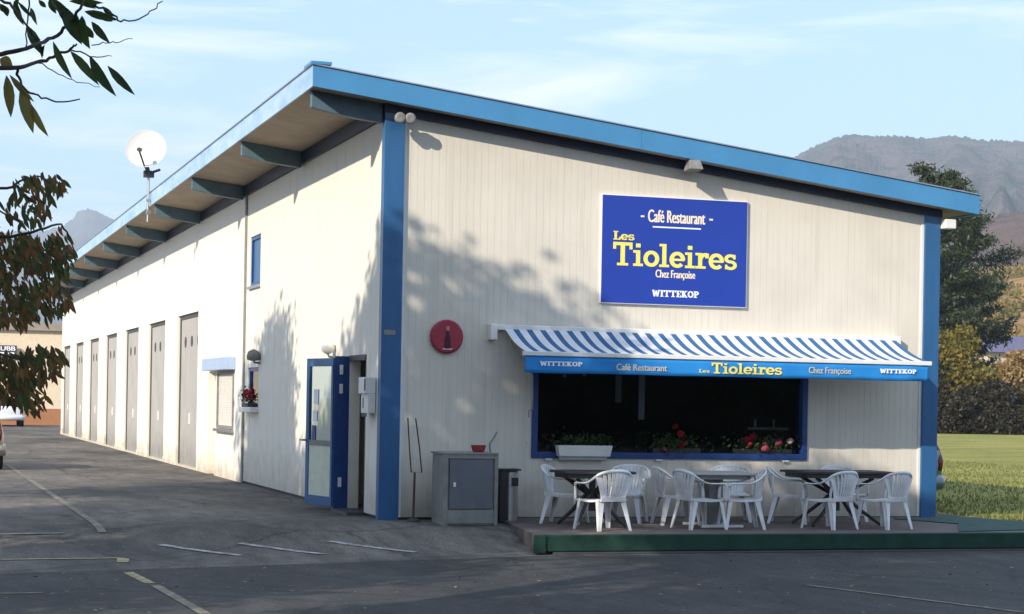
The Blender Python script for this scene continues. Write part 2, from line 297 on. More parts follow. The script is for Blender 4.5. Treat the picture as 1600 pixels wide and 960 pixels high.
def slabtext(txt):
    V = []; Fc = []; lay = [0]
    def poly(p):
        k = len(V); lay[0] += 1
        V.extend([(x, y, .0003 * (lay[0] % 6)) for x, y in p]); Fc.append(tuple(range(k, k + len(p))))
    def rect(x0, y0, x1, y1): poly([(x0, y0), (x1, y0), (x1, y1), (x0, y1)])
    def line(x0, y0, x1, y1, w):
        d = math.hypot(x1 - x0, y1 - y0); nx, ny = -(y1 - y0) / d * w / 2, (x1 - x0) / d * w / 2
        poly([(x0 + nx, y0 + ny), (x1 + nx, y1 + ny), (x1 - nx, y1 - ny), (x0 - nx, y0 - ny)])
    def arc(cx, cy, rx, ry, a0, a1, w, n=18):
        lay[0] += 1; z = .0003 * (lay[0] % 6); k = len(V)
        for i in range(n + 1):
            a = R(a0 + (a1 - a0) * i / n); c, s_ = math.cos(a), math.sin(a)
            V.append((cx + (rx - w / 2) * c, cy + (ry - w / 2) * s_, z)); V.append((cx + (rx + w / 2) * c, cy + (ry + w / 2) * s_, z))
        for i in range(n): Fc.append((k + 2 * i, k + 2 * i + 1, k + 2 * i + 3, k + 2 * i + 2))
    W = .15; S = .11; x = 0
    for ch in txt:
        if ch == 'T':
            rect(x, .86, x + .78, 1); rect(x + .31, 0, x + .47, 1); rect(x + .17, 0, x + .61, S); rect(x, .7, x + .1, 1); rect(x + .68, .7, x + .78, 1); x += .84
        elif ch == 'i':
            rect(x + .12, 0, x + .12 + W, .68); rect(x, 0, x + .39, S); rect(x, .68 - S, x + .2, .68); rect(x + .11, .80, x + .28, .97); x += .44
        elif ch == 'o': arc(x + .31, .34, .245, .275, 0, 360, W, 28); x += .66
        elif ch == 'l': rect(x + .12, 0, x + .12 + W, 1); rect(x, 0, x + .39, S); rect(x, 1 - S, x + .2, 1); x += .44
        elif ch == 'e': arc(x + .31, .34, .245, .275, 0, 318, W, 28); rect(x + .06, .29, x + .6, .39); x += .65
        elif ch == 'r':
            rect(x + .12, 0, x + .12 + W, .68); rect(x, 0, x + .42, S); rect(x, .68 - S, x + .2, .68); arc(x + .42, .36, .22, .25, 60, 175, W); rect(x + .42, .46, x + .55, .66); x += .58
        elif ch == 's':
            arc(x + .27, .48, .19, .135, 30, 270, W * .85); arc(x + .27, .20, .20, .145, -150, 90, W * .85); rect(x + .4, .46, x + .47, .66); rect(x + .05, .02, x + .12, .22); x += .56
        elif ch == 'L': rect(x + .1, 0, x + .27, 1); rect(x, .89, x + .4, 1); rect(x, 0, x + .6, .12); rect(x + .5, 0, x + .6, .32); x += .66
        elif ch == 'W':
            line(x + .1, 1, x + .3, 0, .17); line(x + .3, 0, x + .5, .9, .09); line(x + .5, .9, x + .7, 0, .17); line(x + .7, 0, x + .9, 1, .09); rect(x - .02, .9, x + .28, 1); rect(x + .75, .9, x + 1.02, 1); x += 1.05
        elif ch == 'I': rect(x + .12, 0, x + .3, 1); rect(x, 0, x + .42, .1); rect(x, .9, x + .42, 1); x += .48
        elif ch == 'E': rect(x + .1, 0, x + .28, 1); rect(x, 0, x + .62, .1); rect(x, .9, x + .62, 1); rect(x + .1, .45, x + .48, .56); rect(x + .54, 0, x + .62, .3); rect(x + .54, .7, x + .62, 1); x += .68
        elif ch == 'K': rect(x + .1, 0, x + .28, 1); rect(x, 0, x + .38, .1); rect(x, .9, x + .38, 1); line(x + .24, .42, x + .62, 1, .09); line(x + .32, .55, x + .66, 0, .17); rect(x + .5, .9, x + .76, 1); rect(x + .52, 0, x + .8, .1); x += .82
        elif ch == 'O': arc(x + .4, .5, .29, .42, 0, 360, .16, 28); x += .84
        elif ch == 'P': rect(x + .1, 0, x + .28, 1); rect(x, 0, x + .4, .1); rect(x, .9, x + .3, 1); arc(x + .34, .71, .22, .22, -90, 90, .14); rect(x + .2, .9, x + .36, 1); rect(x + .2, .42, x + .36, .53); x += .68
    return V, Fc

# ------------------------------------------------------------ ground
def g(y):
    t = min(1, max(0, (-0.5 - y) / 3.0)); t = t * t * (3 - 2 * t); return -.2 * t
YS = [-3.5, -3.2, -2.9, -2.6, -2.3, -2.0, -1.7, -1.4, -1.1, -.8, -.5]
def sheet(name, x0, x1, y0, y1, off, m, nx=1):
    ys = sorted(set([y0, y1] + [y for y in YS if y0 < y < y1])); mb = MB()
    xs = [x0 + (x1 - x0) * i / nx for i in range(nx + 1)]
    for i in range(len(ys) - 1):
        for j in range(nx):
            a, b = ys[i], ys[i + 1]; mb.quad((xs[j], a, g(a) + off), (xs[j + 1], a, g(a) + off), (xs[j + 1], b, g(b) + off), (xs[j], b, g(b) + off))
    o = mb.build(name, m, fix=False); tag(o, kind='structure'); return o
sheet('ground', -5500, 5500, -1500, 5500, -.012, M['field'])
sheet('parking_lot', -60, 9.45, -60, 74.9, -.006, M['asphalt'])
rd = MB(); rd.add([(-60, -60, -.2), (60, -60, -.2), (60, -3.55, -.2), (1.05, -3.72, -.2), (-2.8, -4.7, -.2), (-60, -18, -.2)], [(0, 1, 2, 3, 4, 5)])
o = rd.build('road', M['road'], fix=False); tag(o, kind='structure')

def stripe(name, a, b, wd, m, off=.0, seg=1):
    a = Vector((a[0], a[1], 0)); b = Vector((b[0], b[1], 0)); d = (b - a).normalized(); n = Vector((-d.y, d.x, 0)) * wd / 2
    mb = MB(); k = max(1, int((b - a).length / .4)) if min(a.y, b.y) > -3.5 or max(a.y, b.y) > -3.5 else 1
    for i in range(k):
        p = a.lerp(b, i / k); q = a.lerp(b, (i + 1) / k)
        mb.quad(*[(c.x, c.y, g(c.y) + off) for c in (p - n, q - n, q + n, p + n)])
    tag(mb.build(name, m, fix=False), kind='structure')
Z0 = .002
stripe('parking_line', (-3.29, -2.39), (-2.47, -3.33), .11, M['wline'], Z0)
stripe('parking_line', (-2.32, -2.34), (-1.47, -3.26), .11, M['wline'], Z0)
stripe('parking_line', (-1.19, -2.24), (-.32, -3.14), .11, M['wline'], Z0)
stripe('parking_line', (-3.92, 19.5), (-3.88, -1.51), .10, M['fline'], Z0)
stripe('parking_line', (-9.2, -3.80), (-3.83, -3.52), .11, M['yline'], Z0)
stripe('parking_line', (-3.86, -3.6), (-3.92, -4.1), .13, M['yline'], Z0)
stripe('parking_line', (-4.00, -5.3), (-3.92, -6.5), .11, M['yline'], Z0 + .002)
stripe('parking_line', (-3.9, -6.7), (-3.78, -9.6), .10, M['fline'], Z0 + .004)
stripe('parking_line', (-9.2, -1.9), (-4.35, -1.55), .09, M['fline'], Z0)
stripe('parking_line', (-9.2, -7.3), (-5.0, -7.3), .08, M['fline'], Z0 + .004)
stripe('parking_line', (2.67, -7.58), (3.6, -10.5), .07, M['fline'], Z0 + .004)

# terrace with green edging ------------------------------------------------
mb = MB(); mb.prism([(1.55, 0.0), (1.55, -.9), (1.12, -3.42), (9.3, -3.42), (9.3, 0.0)], 'z', -.24, .02)
tag(mb.build('terrace', M['paving'], fix=True), kind='structure')
ed = MB(); ed.box(1.08, 9.6, -3.53, -3.425, -.17, .035); ed.box(1.04, 1.2, -3.56, -3.53, -.19, .03)
o = ed.build('terrace_edging', M['turf'], bevel=.02); tag(o, 'dark green covered edge board running along the front of the terrace', 'edging')
ed = MB(); ed.box(1.3, 9.6, -3.56, -3.44, -.24, -.175)
o = ed.build('edging_plinth', M['darkgrey'], bevel=.01); tag(o, 'low dark grey concrete strip under the green terrace edging', 'kerb')
mb = MB(); mb.prism([(7.6, -.55), (8.85, -.05), (9.3, -1.2), (9.3, -2.3), (8.2, -2.95), (7.1, -3.2), (8.0, -1.7)], 'z', .0205, .034)
o = mb.build('green_mat', M['turf2']); tag(o, 'crumpled green ground mat at the right end of the terrace', 'mat')

# ------------------------------------------------------------ the restaurant building
W = 8.57; LEN = 54.0
def zs(x): return 5.83 - .1215 * (x + 1.1)       # soffit height
B = thing('restaurant_building', 'long cream restaurant and workshop building with blue single-pitch roof', 'building', (0, 0, 0))
def gridwall(us, vs, solid, depth, P, Pb=None):
    """us/vs sorted cuts; solid(u,v); depth(u) front offset; P(u,v,d) -> point.  Emits only visible faces."""
    mb = MB(); nu, nv = len(us) - 1, len(vs) - 1; T = .16
    S = [[solid((us[i] + us[i + 1]) / 2, (vs[j] + vs[j + 1]) / 2) for j in range(nv)] for i in range(nu)]
    Dp = [depth((us[i] + us[i + 1]) / 2) for i in range(nu)]
    for i in range(nu):
        for j in range(nv):
            if not S[i][j]: continue
            a, b, c, e = us[i], us[i + 1], vs[j], vs[j + 1]; d = Dp[i]
            mb.quad(P(a, c, d), P(b, c, d), P(b, e, d), P(a, e, d))
            mb.quad(P(a, c, T), P(b, c, T), P(b, e, T), P(a, e, T))
            if j == 0 or not S[i][j - 1]: mb.quad(P(a, c, d), P(b, c, d), P(b, c, T), P(a, c, T))
            if j == nv - 1 or not S[i][j + 1]: mb.quad(P(a, e, d), P(b, e, d), P(b, e, T), P(a, e, T))
            for (k, u) in ((i - 1, a), (i + 1, b)):
                if k < 0 or k >= nu or not S[k][j]: mb.quad(P(u, c, d), P(u, e, d), P(u, e, T), P(u, c, T))
                elif Dp[k] > d: mb.quad(P(u, c, d), P(u, e, d), P(u, e, Dp[k]), P(u, c, Dp[k]))
    return mb
def cuts(a, b, extra, pitch, gw):
    cs = set([a, b] + extra); x = a + pitch; gr = []
    while x < b - gw:
        gr.append((x, x + gw)); cs.add(x); cs.add(x + gw); x += pitch
    out = sorted(cs); return out, gr
WX0, WX1, WZ0, WZ1 = 2.17, 6.45, .86, 2.30
us, gr = cuts(.25, 8.34, [WX0, WX1], .102, .006)
mb = gridwall(us, [.03, WZ0, WZ1, 9.0], lambda u, v: not (WX0 < u < WX1 and WZ0 < v < WZ1),
              lambda u: 0.003 if any(a <= u <= b for a, b in gr) else 0.0,
              lambda u, v, d: (u, d, min(v, zs(u) - .01) if v > 5 else v))
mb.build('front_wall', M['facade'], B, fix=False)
MB().box(.25, 8.34, .02, .16, -.25, .028).build('wall_base', M['black'], B)
# side wall, panelled front part
holes = [(.92, 1.97, .04, 2.27), (9.42, 10.5, 3.73, 4.67), (9.42, 10.5, 1.46, 2.2)]
ue = sorted(set(h[k] for h in holes for k in (0, 1))); ve = sorted(set([.04] + [h[k] for h in holes for k in (2, 3)] + [5.68]))
us, gr = cuts(.1, 10.86, ue, .6, .012)
mb = gridwall(us, ve, lambda u, v: not any(h[0] < u < h[1] and h[2] < v < h[3] for h in holes),
              lambda u: .006 if any(a <= u <= b for a, b in gr) else 0.0, lambda u, v, d: (d, u, v))
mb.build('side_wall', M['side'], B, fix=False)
MB().box(.02, .16, .1, .92, -.1, .038).box(.02, .16, 1.97, 10.86, -.1, .038).build('wall_base', M['black'], B)
# rear rendered part with garage openings
BAY = 5.5219; GY = [16.9 + BAY * i for i in range(7)]; GW = 3.27; GH = 3.53
holes2 = [(y, y + GW, -.05, GH) for y in GY] + [(14.35, 15.3, -.05, 2.16), (12.0, 14.0, 1.0, 2.16)]
ue = sorted(set([10.98, LEN] + [h[k] for h in holes2 for k in (0, 1)])); ve = sorted(set([-.05, 1.0, 2.16, GH, 5.68]))
mb = gridwall(ue, ve, lambda u, v: not any(h[0] < u < h[1] and h[2] < v < h[3] for h in holes2), lambda u: 0.0, lambda u, v, d: (d - .01 if d == 0 else d + .1, u, v))
mb.build('side_wall', M['plaster'], B, fix=False)
MB().box(-.035, .05, 10.86, 10.98, .0, 5.6).build('downpipe', M['cabside'], B, bevel=.01)
MB().box(8.4, 8.57, .1, LEN, -.05, 4.6).box(0.05, 8.5, LEN, LEN + .2, -.05, 4.6).build('back_wall', M['plaster'], B)
# foundations of the garage pillars
mb = MB()
for i in range(7):
    a = GY[i] + GW; b = GY[i + 1] if i < 6 else LEN
    MB().box(-.03, .1, a + .01, b - .01, -.05, .12).build('pillar_foot', M['plaster'], B, bevel=.01)
# corner posts
MB().box(-.035, .25, -.06, .1, -.02, 5.62).build('corner_post', M['blue'], B, bevel=.006)
MB().box(8.34, 8.60, -.06, .1, -.02, 4.63).build('corner_post', M['blue'], B, bevel=.006)
MB().box(.25, .29, -.02, .0, .03, 5.55).build('trim_strip', M['white'], B)
MB().box(8.30, 8.34, -.02, .0, .03, 4.6).build('trim_strip', M['white'], B)
mb = MB(); mb.box(-.0, .16, -.066, -.06, 2.53, 2.60); mb.build('number_plate', M['cabside'], B)
# top beams
MB().sbox(-.04, 8.62, -.07, -.003, lambda x: zs(x) - .125, lambda x: zs(x) - .004).build('top_beam', M['darkblue'], B)
MB().box(-.05, -.003, .1, LEN, 5.50, zs(-.05) - .004).build('top_beam', M['darkblue'], B)
# roof
RF = MB(); RF.sbox(-1.08, 9.04, -.33, LEN + 1.0, zs, lambda x: zs(x) + .2); roof = RF.build('roof', M['soffit'], B)
MB().sbox(-1.11, 9.08, -.36, -.333, lambda x: zs(x) - .02, lambda x: zs(x) + .265).build('fascia', M['fascia'], B, bevel=.004)
MB().box(-1.11, -1.083, -.333, LEN + 1.0, zs(-1.11) - .02, zs(-1.11) + .265).build('fascia', M['eaveblue'], B, bevel=.004)
MB().box(9.043, 9.08, -.333, LEN + 1, zs(9.05) - .02, zs(9.05) + .265).build('fascia', M['fascia'], B)
mb = MB()
for y in [4.9 + 4.2 * i for i in range(12)]: MB().box(-1.118, -1.111, y, y + .05, zs(-1.11) - .022, zs(-1.11) + .267).build('fascia_joint', M['eaveblue'], B)
MB().sbox(3.6, 3.612, -.364, -.36, lambda x: zs(x) - .02, lambda x: zs(x) + .265).build('fascia_joint', M['fascia'], B)
MB().sbox(-1.13, 9.1, -.38, LEN + 1.02, lambda x: zs(x) + .268, lambda x: zs(x) + .285).build('roof_sheet', M['steel'], B)
MB().box(-1.14, -.86, -.39, .1, zs(-1.1) + .275, zs(-1.1) + .315).build('roof_cap', M['fascia'], B)
# eave beams
for i in range(10):
    y = .02 + BAY * i
    pr = [(-1.04, zs(-1.04) - .003), (-1.04, 5.59), (-.75, 5.53), (-.4, 5.475), (-.052, 5.44), (-.052, zs(-.05) - .003)]
    MB().prism(pr, 'y', y, y + .12).build('eave_beam', M['beam'], B, bevel=.005)

# big window ---------------------------------------------------------------
fr = MB(); t = .085
fr.box(WX0, WX1, -.035, .10, WZ0, WZ0 + t); fr.box(WX0, WX1, -.035, .10, WZ1 - t, WZ1)
fr.box(WX0, WX0 + t, -.035, .10, WZ0 + t, WZ1 - t); fr.box(WX1 - t, WX1, -.035, .10, WZ0 + t, WZ1 - t)
WIN = fr.build('window', M['deepblue'], B, bevel=.005)
MB().box(WX0 + t, WX1 - t, .075, .081, WZ0 + t, WZ1 - t).build('pane', M['glass'], WIN)
mb = MB()
for x in (2.42, 4.1, 6.1): MB().box(x - .05, x + .05, -.05, -.03, WZ0 - .03, WZ0 - .005).build('sill_clip', M['white'], WIN)
# interior
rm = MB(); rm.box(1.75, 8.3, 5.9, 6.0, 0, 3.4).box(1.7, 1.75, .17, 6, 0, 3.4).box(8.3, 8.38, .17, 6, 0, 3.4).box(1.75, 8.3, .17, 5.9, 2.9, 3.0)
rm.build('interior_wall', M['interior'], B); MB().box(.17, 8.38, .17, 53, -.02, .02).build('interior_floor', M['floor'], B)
MB().box(3.83, 3.92, .11, .13, 1.42, 2.3).build('curtain', M['white'], B); MB().box(3.47, 3.56, .11, .13, 1.66, 2.3).build('curtain', M['hall'], B)
for tx, ty in ((2.9, 1.0), (4.6, 1.2), (5.9, 1.6)):
    MB().box(tx - .45, tx + .45, ty - .35, ty + .35, .72, .75).tube([(tx, ty, .02), (tx, ty, .72)], .04).build('dining_table', M['hall'], B)
    for dx in (-.35, .3): MB().box(tx + dx - .2, tx + dx + .2, ty + .5, ty + .54, .45, .98).box(tx + dx - .2, tx + dx + .2, ty + .14, ty + .5, .43, .46).build('dining_chair', M['wood'], B)
MB().box(5.7, 6.35, .4, .44, 1.29, 1.33).box(5.8, 5.83, .4, .43, 1.33, 1.45).box(6.1, 6.13, .4, .43, 1.33, 1.45).build('bench_rail', M['hall'], B)
for x_, z_ in ((2.72, 2.03), (3.02, 2.05)): MB().lathe([(.004, .03), (.022, .02), (.03, 0), (.022, -.02), (.004, -.03)], (x_, .2, z_)).build('interior_lamp', M['white'], B, smooth=True)
# vestibule behind the entrance
MB().box(.17, 1.55, 3.1, 3.2, .02, 2.7).box(1.55, 1.65, .3, 3.2, .02, 2.7).box(.17, 1.55, .2, .3, .02, 2.7).build('hall_wall', M['hall'], B)
MB().box(.17, 1.65, .2, 3.2, 2.7, 2.8).build('hall_ceiling', M['hall'], B)

# side windows / door etc ----------------------------------------------------
def sidewin(y0, y1, z0, z1, x=.05, m='deepblue', t=.07, shut=False):
    f = MB(); f.box(x - .03, x + .03, y0, y1, z0, z0 + t); f.box(x - .03, x + .03, y0, y1, z1 - t, z1)
    f.box(x - .03, x + .03, y0, y0 + t, z0 + t, z1 - t); f.box(x - .03, x + .03, y1 - t, y1, z0 + t, z1 - t)
    w_ = f.build('window', M[m], B)
    if shut: MB().box(x, x + .02, y0 + t, y1 - t, z0 + t, z1 - t).build('shutter', M['blue'], w_)
    else: MB().box(x, x + .006, y0 + t, y1 - t, z0 + t, z1 - t).build('pane', M['glass'], w_); MB().box(x + .012, x + .03, y0 + .02, y1 - .02, z0 + .02, z1 - .02).build('backing', M['black'], w_)
    return w_
w1 = sidewin(9.42, 10.5, 3.73, 4.67, shut=True); MB().box(-.05, .02, 9.38, 10.54, 3.68, 3.73).build('sill', M['steel'], w1)
w2 = sidewin(9.42, 10.5, 1.46, 2.2); MB().box(-.16, .02, 9.36, 10.56, 1.36, 1.46).build('sill', M['white'], w2, bevel=.01)
# pedestrian door and rolled-up shutter window
MB().box(.12, .16, 14.35, 15.3, -.02, 2.16).build('side_door', mat('side_door_beige', (.52, .47, .39), .6), B)
f = MB(); t = .06
for a in ((12.0, 14.0, 1.0, 1.0 + t), (12.0, 14.0, 2.16 - t, 2.16), (12.0, 12.0 + t, 1.0 + t, 2.16 - t), (14.0 - t, 14.0, 1.0 + t, 2.16 - t)): f.box(-.04, .05, *a)
w3 = f.build('window', M['cabside'], B)
sh = MB()
for k in range(20): sh.box(.0, .02 + .006 * (k % 2), 12.06, 13.94, 1.06 + k * .052, 1.06 + k * .052 + .05)
sh.build('roller_shutter', mat('shutter_cream', (.64, .61, .54), .6), w3)
MB().box(-.10, -.012, 11.95, 14.06, .93, .99).build('sill', M['steel'], w3, bevel=.005)
f = MB(); f.box(-.20, -.012, 11.9, 15.05, 2.18, 2.43); f.build('shutter_box', mat('pale_blue_box', (.36, .47, .66), .4), B, bevel=.01)
# garage doors
def garage(y):
    d = MB(); n = 4; ww = GW / n
    for k in range(n): d.box(.065, .095, y + k * ww + .018, y + (k + 1) * ww - .018, .0, GH - .05)
    d.box(.095, .115, y, y + GW, 0, GH)
    o = d.build('garage_door', M['door_grey'], B, bevel=.004)
    o2 = MB()
    for k in range(3):
        yc = y + .42 + k * 1.0
        prof = [(.15 * math.cos(a) + yc, 2.9 + .13 * math.sin(a)) for a in [2 * math.pi * j / 16 for j in range(16)]]
        MB().prism(prof, 'x', .056, .064).build('door_window', M['darkgrey'], o)
    MB().box(.045, .065, y + GW - .16, y + GW - .01, .04, GH - .01).build('dark_edge_strip', M['darkgrey'], o); MB().box(.045, .065, y, y + GW - .16, GH - .09, GH - .01).build('lintel_shadow_strip', M['darkgrey'], o)  # dark strips: lintel shadow painted in on top, darker edge at far jamb
    MB().box(.035, .064, y + 1.55, y + 1.6, 1.0, 1.25).build('handle', M['white'], o)
    MB().box(-.02, .064, y, y + GW, -.02, .035).build('threshold', M['plaster'], o)
    return o
for y in GY: garage(y)
# entrance door
d = MB(); D0 = Vector((-.22, 2.0, 0)); D1 = Vector((-.43, 2.88, 0)); dd = (D1 - D0).normalized(); dn = Vector((dd.y, -dd.x, 0))  # normal
def dbox(mb, s0, s1, z0, z1, t0=-.025, t1=.025):
    P = []
    for z in (z0, z1):
        for (s_, t_) in ((s0, t0), (s1, t0), (s1, t1), (s0, t1)): q = D0 + dd * s_ + dn * t_; P.append((q.x, q.y, z))
    mb.hexa(P)
DW = (D1 - D0).length
dbox(d, 0, .06, .06, 2.24); dbox(d, DW - .1, DW, .06, 2.24); dbox(d, .06, DW - .1, 2.12, 2.24); dbox(d, .06, DW - .1, .06, .2)
DOOR = d.build('entrance_door', M['blue'], B, bevel=.004)
q = MB(); dbox(q, .06, DW - .1, .2, .94, -.012, .012); q.build('lower_panel', mat('pale_green_panel', (.62, .64, .50), .5), DOOR)
q = MB(); dbox(q, .06, DW - .1, .94, 1.02, -.02, .02); q.build('mid_rail', M['cabside'], DOOR)
q = MB(); dbox(q, .06, DW - .1, 1.02, 2.12, -.004, .004); q.build('pane', M['clear'], DOOR)
for (a, b, c, e, mm) in ((.52, .68, 1.55, 1.78, 'letter'), (.56, .70, 1.30, 1.46, 'letter'), (.60, .72, 1.02, 1.24, 'deepblue')):
    q = MB(); dbox(q, a, b, c, e, -.008, -.005); dbox(q, a, b, c, e, .005, .008); q.build('notice', M[mm], DOOR)
q = MB(); dbox(q, DW - .085, DW - .03, 1.0, 1.03, -.08, -.025); dbox(q, DW - .05, DW + .07, 1.0, 1.03, -.1, -.08); q.build('handle', M['steel'], DOOR)
fr = MB(); fr.box(-.22, .04, 1.975, 2.03, .04, 2.27); JB = fr.build('door_frame', M['deepblue'], B, bevel=.004)
fr = MB(); fr.box(-.02, .10, .92, 1.97, 2.2, 2.28).box(.0, .1, .92, .97, .04, 2.2); fr.build('door_frame', M['darkgrey'], B)
for z in (1.72, 2.0, .35): MB().box(-.15, -.10, 1.955, 1.975, z, z + .14).build('hinge', M['white'], JB, bevel=.004)
MB().box(-.25, .16, .92, 1.97, -.05, .04).build('doorstep', M['darkgrey'], B)

# ------------------------------------------------------------ things on the building
def globe_lamp(y, label, m, cone=False):
    t_ = thing('wall_lamp', label, 'lamp', (-.12, y, 2.42), group='lamps on the side wall')
    if cone: MB().lathe([(.03, .1), (.10, .06), (.13, -.02), (.12, -.09), (.05, -.11)], (-.12, y, 2.42)).build('lamp_shade', M[m], t_, smooth=True)
    else: MB().lathe([(.105 * math.sin(a), .105 * math.cos(a)) for a in [.05 + .3 * k for k in range(11)]], (-.12, y, 2.42)).build('lamp_globe', M[m], t_, smooth=True)
    MB().tube([(-.12, y, 2.33), (-.1, y, 2.28), (0, y, 2.27)], .018).build('bracket', M['cabside'], t_)
globe_lamp(9.3, 'small grey shaded lamp on the side wall above the flower window', 'cabside', True)
globe_lamp(2.95, 'round white globe lamp on the side wall above the open blue door', 'white')
t_ = thing('letter_box', 'white metal letter box fixed between the entrance door and the corner post', 'letter box', (0, .5, 1.45))
MB().box(-.16, -.012, .30, .72, 1.72, 1.95).box(-.12, -.012, .30, .72, 1.45, 1.72).build('box_body', M['white'], t_, bevel=.008)
MB().box(-.125, -.12, .36, .66, 1.40, 1.45).box(-.165, -.16, .30, .36, 1.76, 1.93).box(-.124, -.121, .56, .6, 1.52, 1.66).build('slot', M['black'], t_)
# window flowers on the side window
def blossoms(name, cx, cy, cz, sx, sy, sz, n, m, r=.035):
    mb = MB()
    for k in range(n):
        c = Vector((cx + random.uniform(-sx, sx), cy + random.uniform(-sy, sy), cz + random.uniform(-sz, sz)))
        for q in range(14):
            d_ = Vector((random.gauss(0, 1), random.gauss(0, 1), random.gauss(0, 1))).normalized(); p = c + d_ * r * .75
            a = d_.orthogonal().normalized() * r * .5; b = d_.cross(a)
            mb.add([p - a - b, p + a - b, p + a + b, p - a + b], [(0, 1, 2, 3)])
    return mb
M['petal'] = leafmat('red_petals', [(.25, .006, .015), (.33, .015, .03), (.2, .006, .012)], .25)
M['petal2'] = leafmat('pink_petals', [(.36, .03, .07), (.42, .13, .16), (.3, .02, .05)], .25)
M['petal3'] = leafmat('pale_petals', [(.7, .4, .38), (.65, .5, .45)], .25)
M['brightpetal'] = leafmat('bright_red_petals', [(.5, .01, .025), (.62, .03, .05), (.4, .01, .02)], .3)
M['potleaf'] = leafmat('pot_leaves', [(.02, .045, .012), (.05, .09, .02), (.03, .06, .02)], .2)
def leafblob(mb, cx, cy, cz, sx, sy, sz, n, size):
    for k in range(n):
        d_ = Vector((random.gauss(0, .5) * sx, random.gauss(0, .5) * sy, random.gauss(0, .5) * sz)) + Vector((cx, cy, cz))
        nn = Vector((random.gauss(0, 1), random.gauss(0, 1), random.gauss(0, 1))).normalized(); a = nn.orthogonal().normalized() * size * random.uniform(.6, 1.1); b = nn.cross(a) * .8
        mb.add([d_ - a, d_ - b * .8, d_ + a, d_ + b * .8], [(0, 1, 2, 3)])
def geranium(label, x, y, z, mat_, nb, w_, h_, d_=.1, vertical=True, pot='darkgrey', group=None, pm=None):
    t_ = thing('geranium', label, 'flower', (x, y, z), group=group)
    MB().prism([(x - w_ * .5, y - d_ * .6), (x + w_ * .5, y - d_ * .6), (x + w_ * .5, y + d_ * .6), (x - w_ * .5, y + d_ * .6)], 'z', z, z + .07).build('pot', M[pot], t_, bevel=.01)
    mb = MB(); leafblob(mb, x, y, z + .12 + h_ * .2, w_ * .9, d_, h_ * .5, 160, .03); mb.build('foliage', M['potleaf'], t_, fix=False)
    blossoms('b', x, y - d_ * .4, z + .12 + h_ * .4, w_ * .6, d_ * .4, h_ * .35, nb, None).build('blossom', mat_, t_, fix=False)
    return t_
geranium('red geranium on the small side window sill', -.09, 9.95, 1.46, M['brightpetal'], 30, .14, .30, .55)
# flowers and planter in the big window (rest on the window frame ledge)
LG = WZ0 + .085
t_ = thing('planter', 'white window planter with green plants standing at the left of the big window', 'planter', (2.92, -.1, LG))
MB().hexa([(2.54, -.17, .89), (3.30, -.17, .89), (3.30, -.04, .89), (2.54, -.04, .89), (2.51, -.19, 1.045), (3.33, -.19, 1.045), (3.33, -.036, 1.045), (2.51, -.036, 1.045)]).build('trough', M['white'], t_, bevel=.008)
mb = MB(); leafblob(mb, 2.92, -.11, 1.10, .55, .06, .13, 300, .028); mb.build('foliage', M['potleaf'], t_, fix=False)
MB().box(2.56, 3.28, -.1, -.036, .84, .89).build('bracket', M['steel'], t_)
def wflower(label, x0, x1, pts, z=LG, mats=('petal2',), n=320):
    t_ = thing('geranium', label, 'flower', ((x0 + x1) / 2, -.0, z), group='geraniums in the big window')
    MB().box(x0, x1, -.03, .06, z + .001, z + .07).build('pot', M['black'], t_)
    mb = MB(); leafblob(mb, (x0 + x1) / 2, -.02, z + .14, (x1 - x0) * .6, .06, .13, n, .03); mb.build('foliage', M['potleaf'], t_, fix=False)
    for (px, pz, r_, mm) in pts: blossoms('b', px, -.06, pz, .02, .02, .015, 5, None, r_).build('blossom', M[mm], t_, fix=False)
wflower('dark geranium with a high red bloom in the middle of the big window', 4.0, 4.75, [(4.42, 1.21, .055, 'petal'), (4.33, 1.33, .03, 'petal'), (4.45, 1.07, .035, 'petal'), (4.17, 1.0, .025, 'petal2')])
wflower('row of pink and red geraniums at the right of the big window', 5.3, 6.2, [(5.47, 1.15, .045, 'petal'), (5.56, 1.19, .04, 'petal'), (5.5, 1.08, .03, 'petal'), (5.76, 1.02, .05, 'petal2'), (5.75, 1.1, .03, 'petal2'), (5.97, 1.11, .045, 'petal2'), (6.15, 1.14, .04, 'petal3')], n=400)

# sign board
SG = thing('sign_board', 'large deep blue restaurant name board with yellow and white lettering on the front wall', 'sign', (4.28, -.02, 3.85))
MB().box(3.15, 5.42, -.045, -.004, 3.07, 4.62).build('board_edge', M['signedge'], SG)
MB().box(3.162, 5.408, -.052, -.0455, 3.082, 4.608).build('panel', M['signblue'], SG)
t_ = MB(); put_text(t_, 'Café Restaurant', 3.86, 4.74, 4.25, 4.43, -.055, bold=.006); t_.box(3.745, 3.80, -.056, -.053, 4.315, 4.34).box(4.81, 4.865, -.056, -.053, 4.315, 4.34); t_.build('lettering', M['cream'], SG, fix=False)
t_ = MB(); t_.add([(3.93, -.055, 4.175), (4.68, -.055, 4.175), (4.68, -.055, 4.195), (3.93, -.055, 4.195)], [(0, 1, 2, 3)]); t_.build('rule_line', M['letter'], SG, fix=False)
t_ = MB(); put_text(t_, 'Les', 3.335, 3.65, 3.975, 4.10, -.055, slab=True, bold=.004); put_text(t_, 'Tioleires', 3.335, 5.25, 3.61, 3.945, -.056, slab=True, bold=.005); t_.build('lettering', M['yellow'], SG, fix=False)
t_ = MB(); put_text(t_, 'Chez Françoise', 3.99, 4.60, 3.435, 3.575, -.055, bold=.004); t_.build('lettering', M['cream'], SG, fix=False)
t_ = MB(); put_text(t_, 'WITTEKOP', 3.94, 4.66, 3.185, 3.285, -.055, slab=True, bold=.004); t_.build('lettering', M['letter'], SG, fix=False)
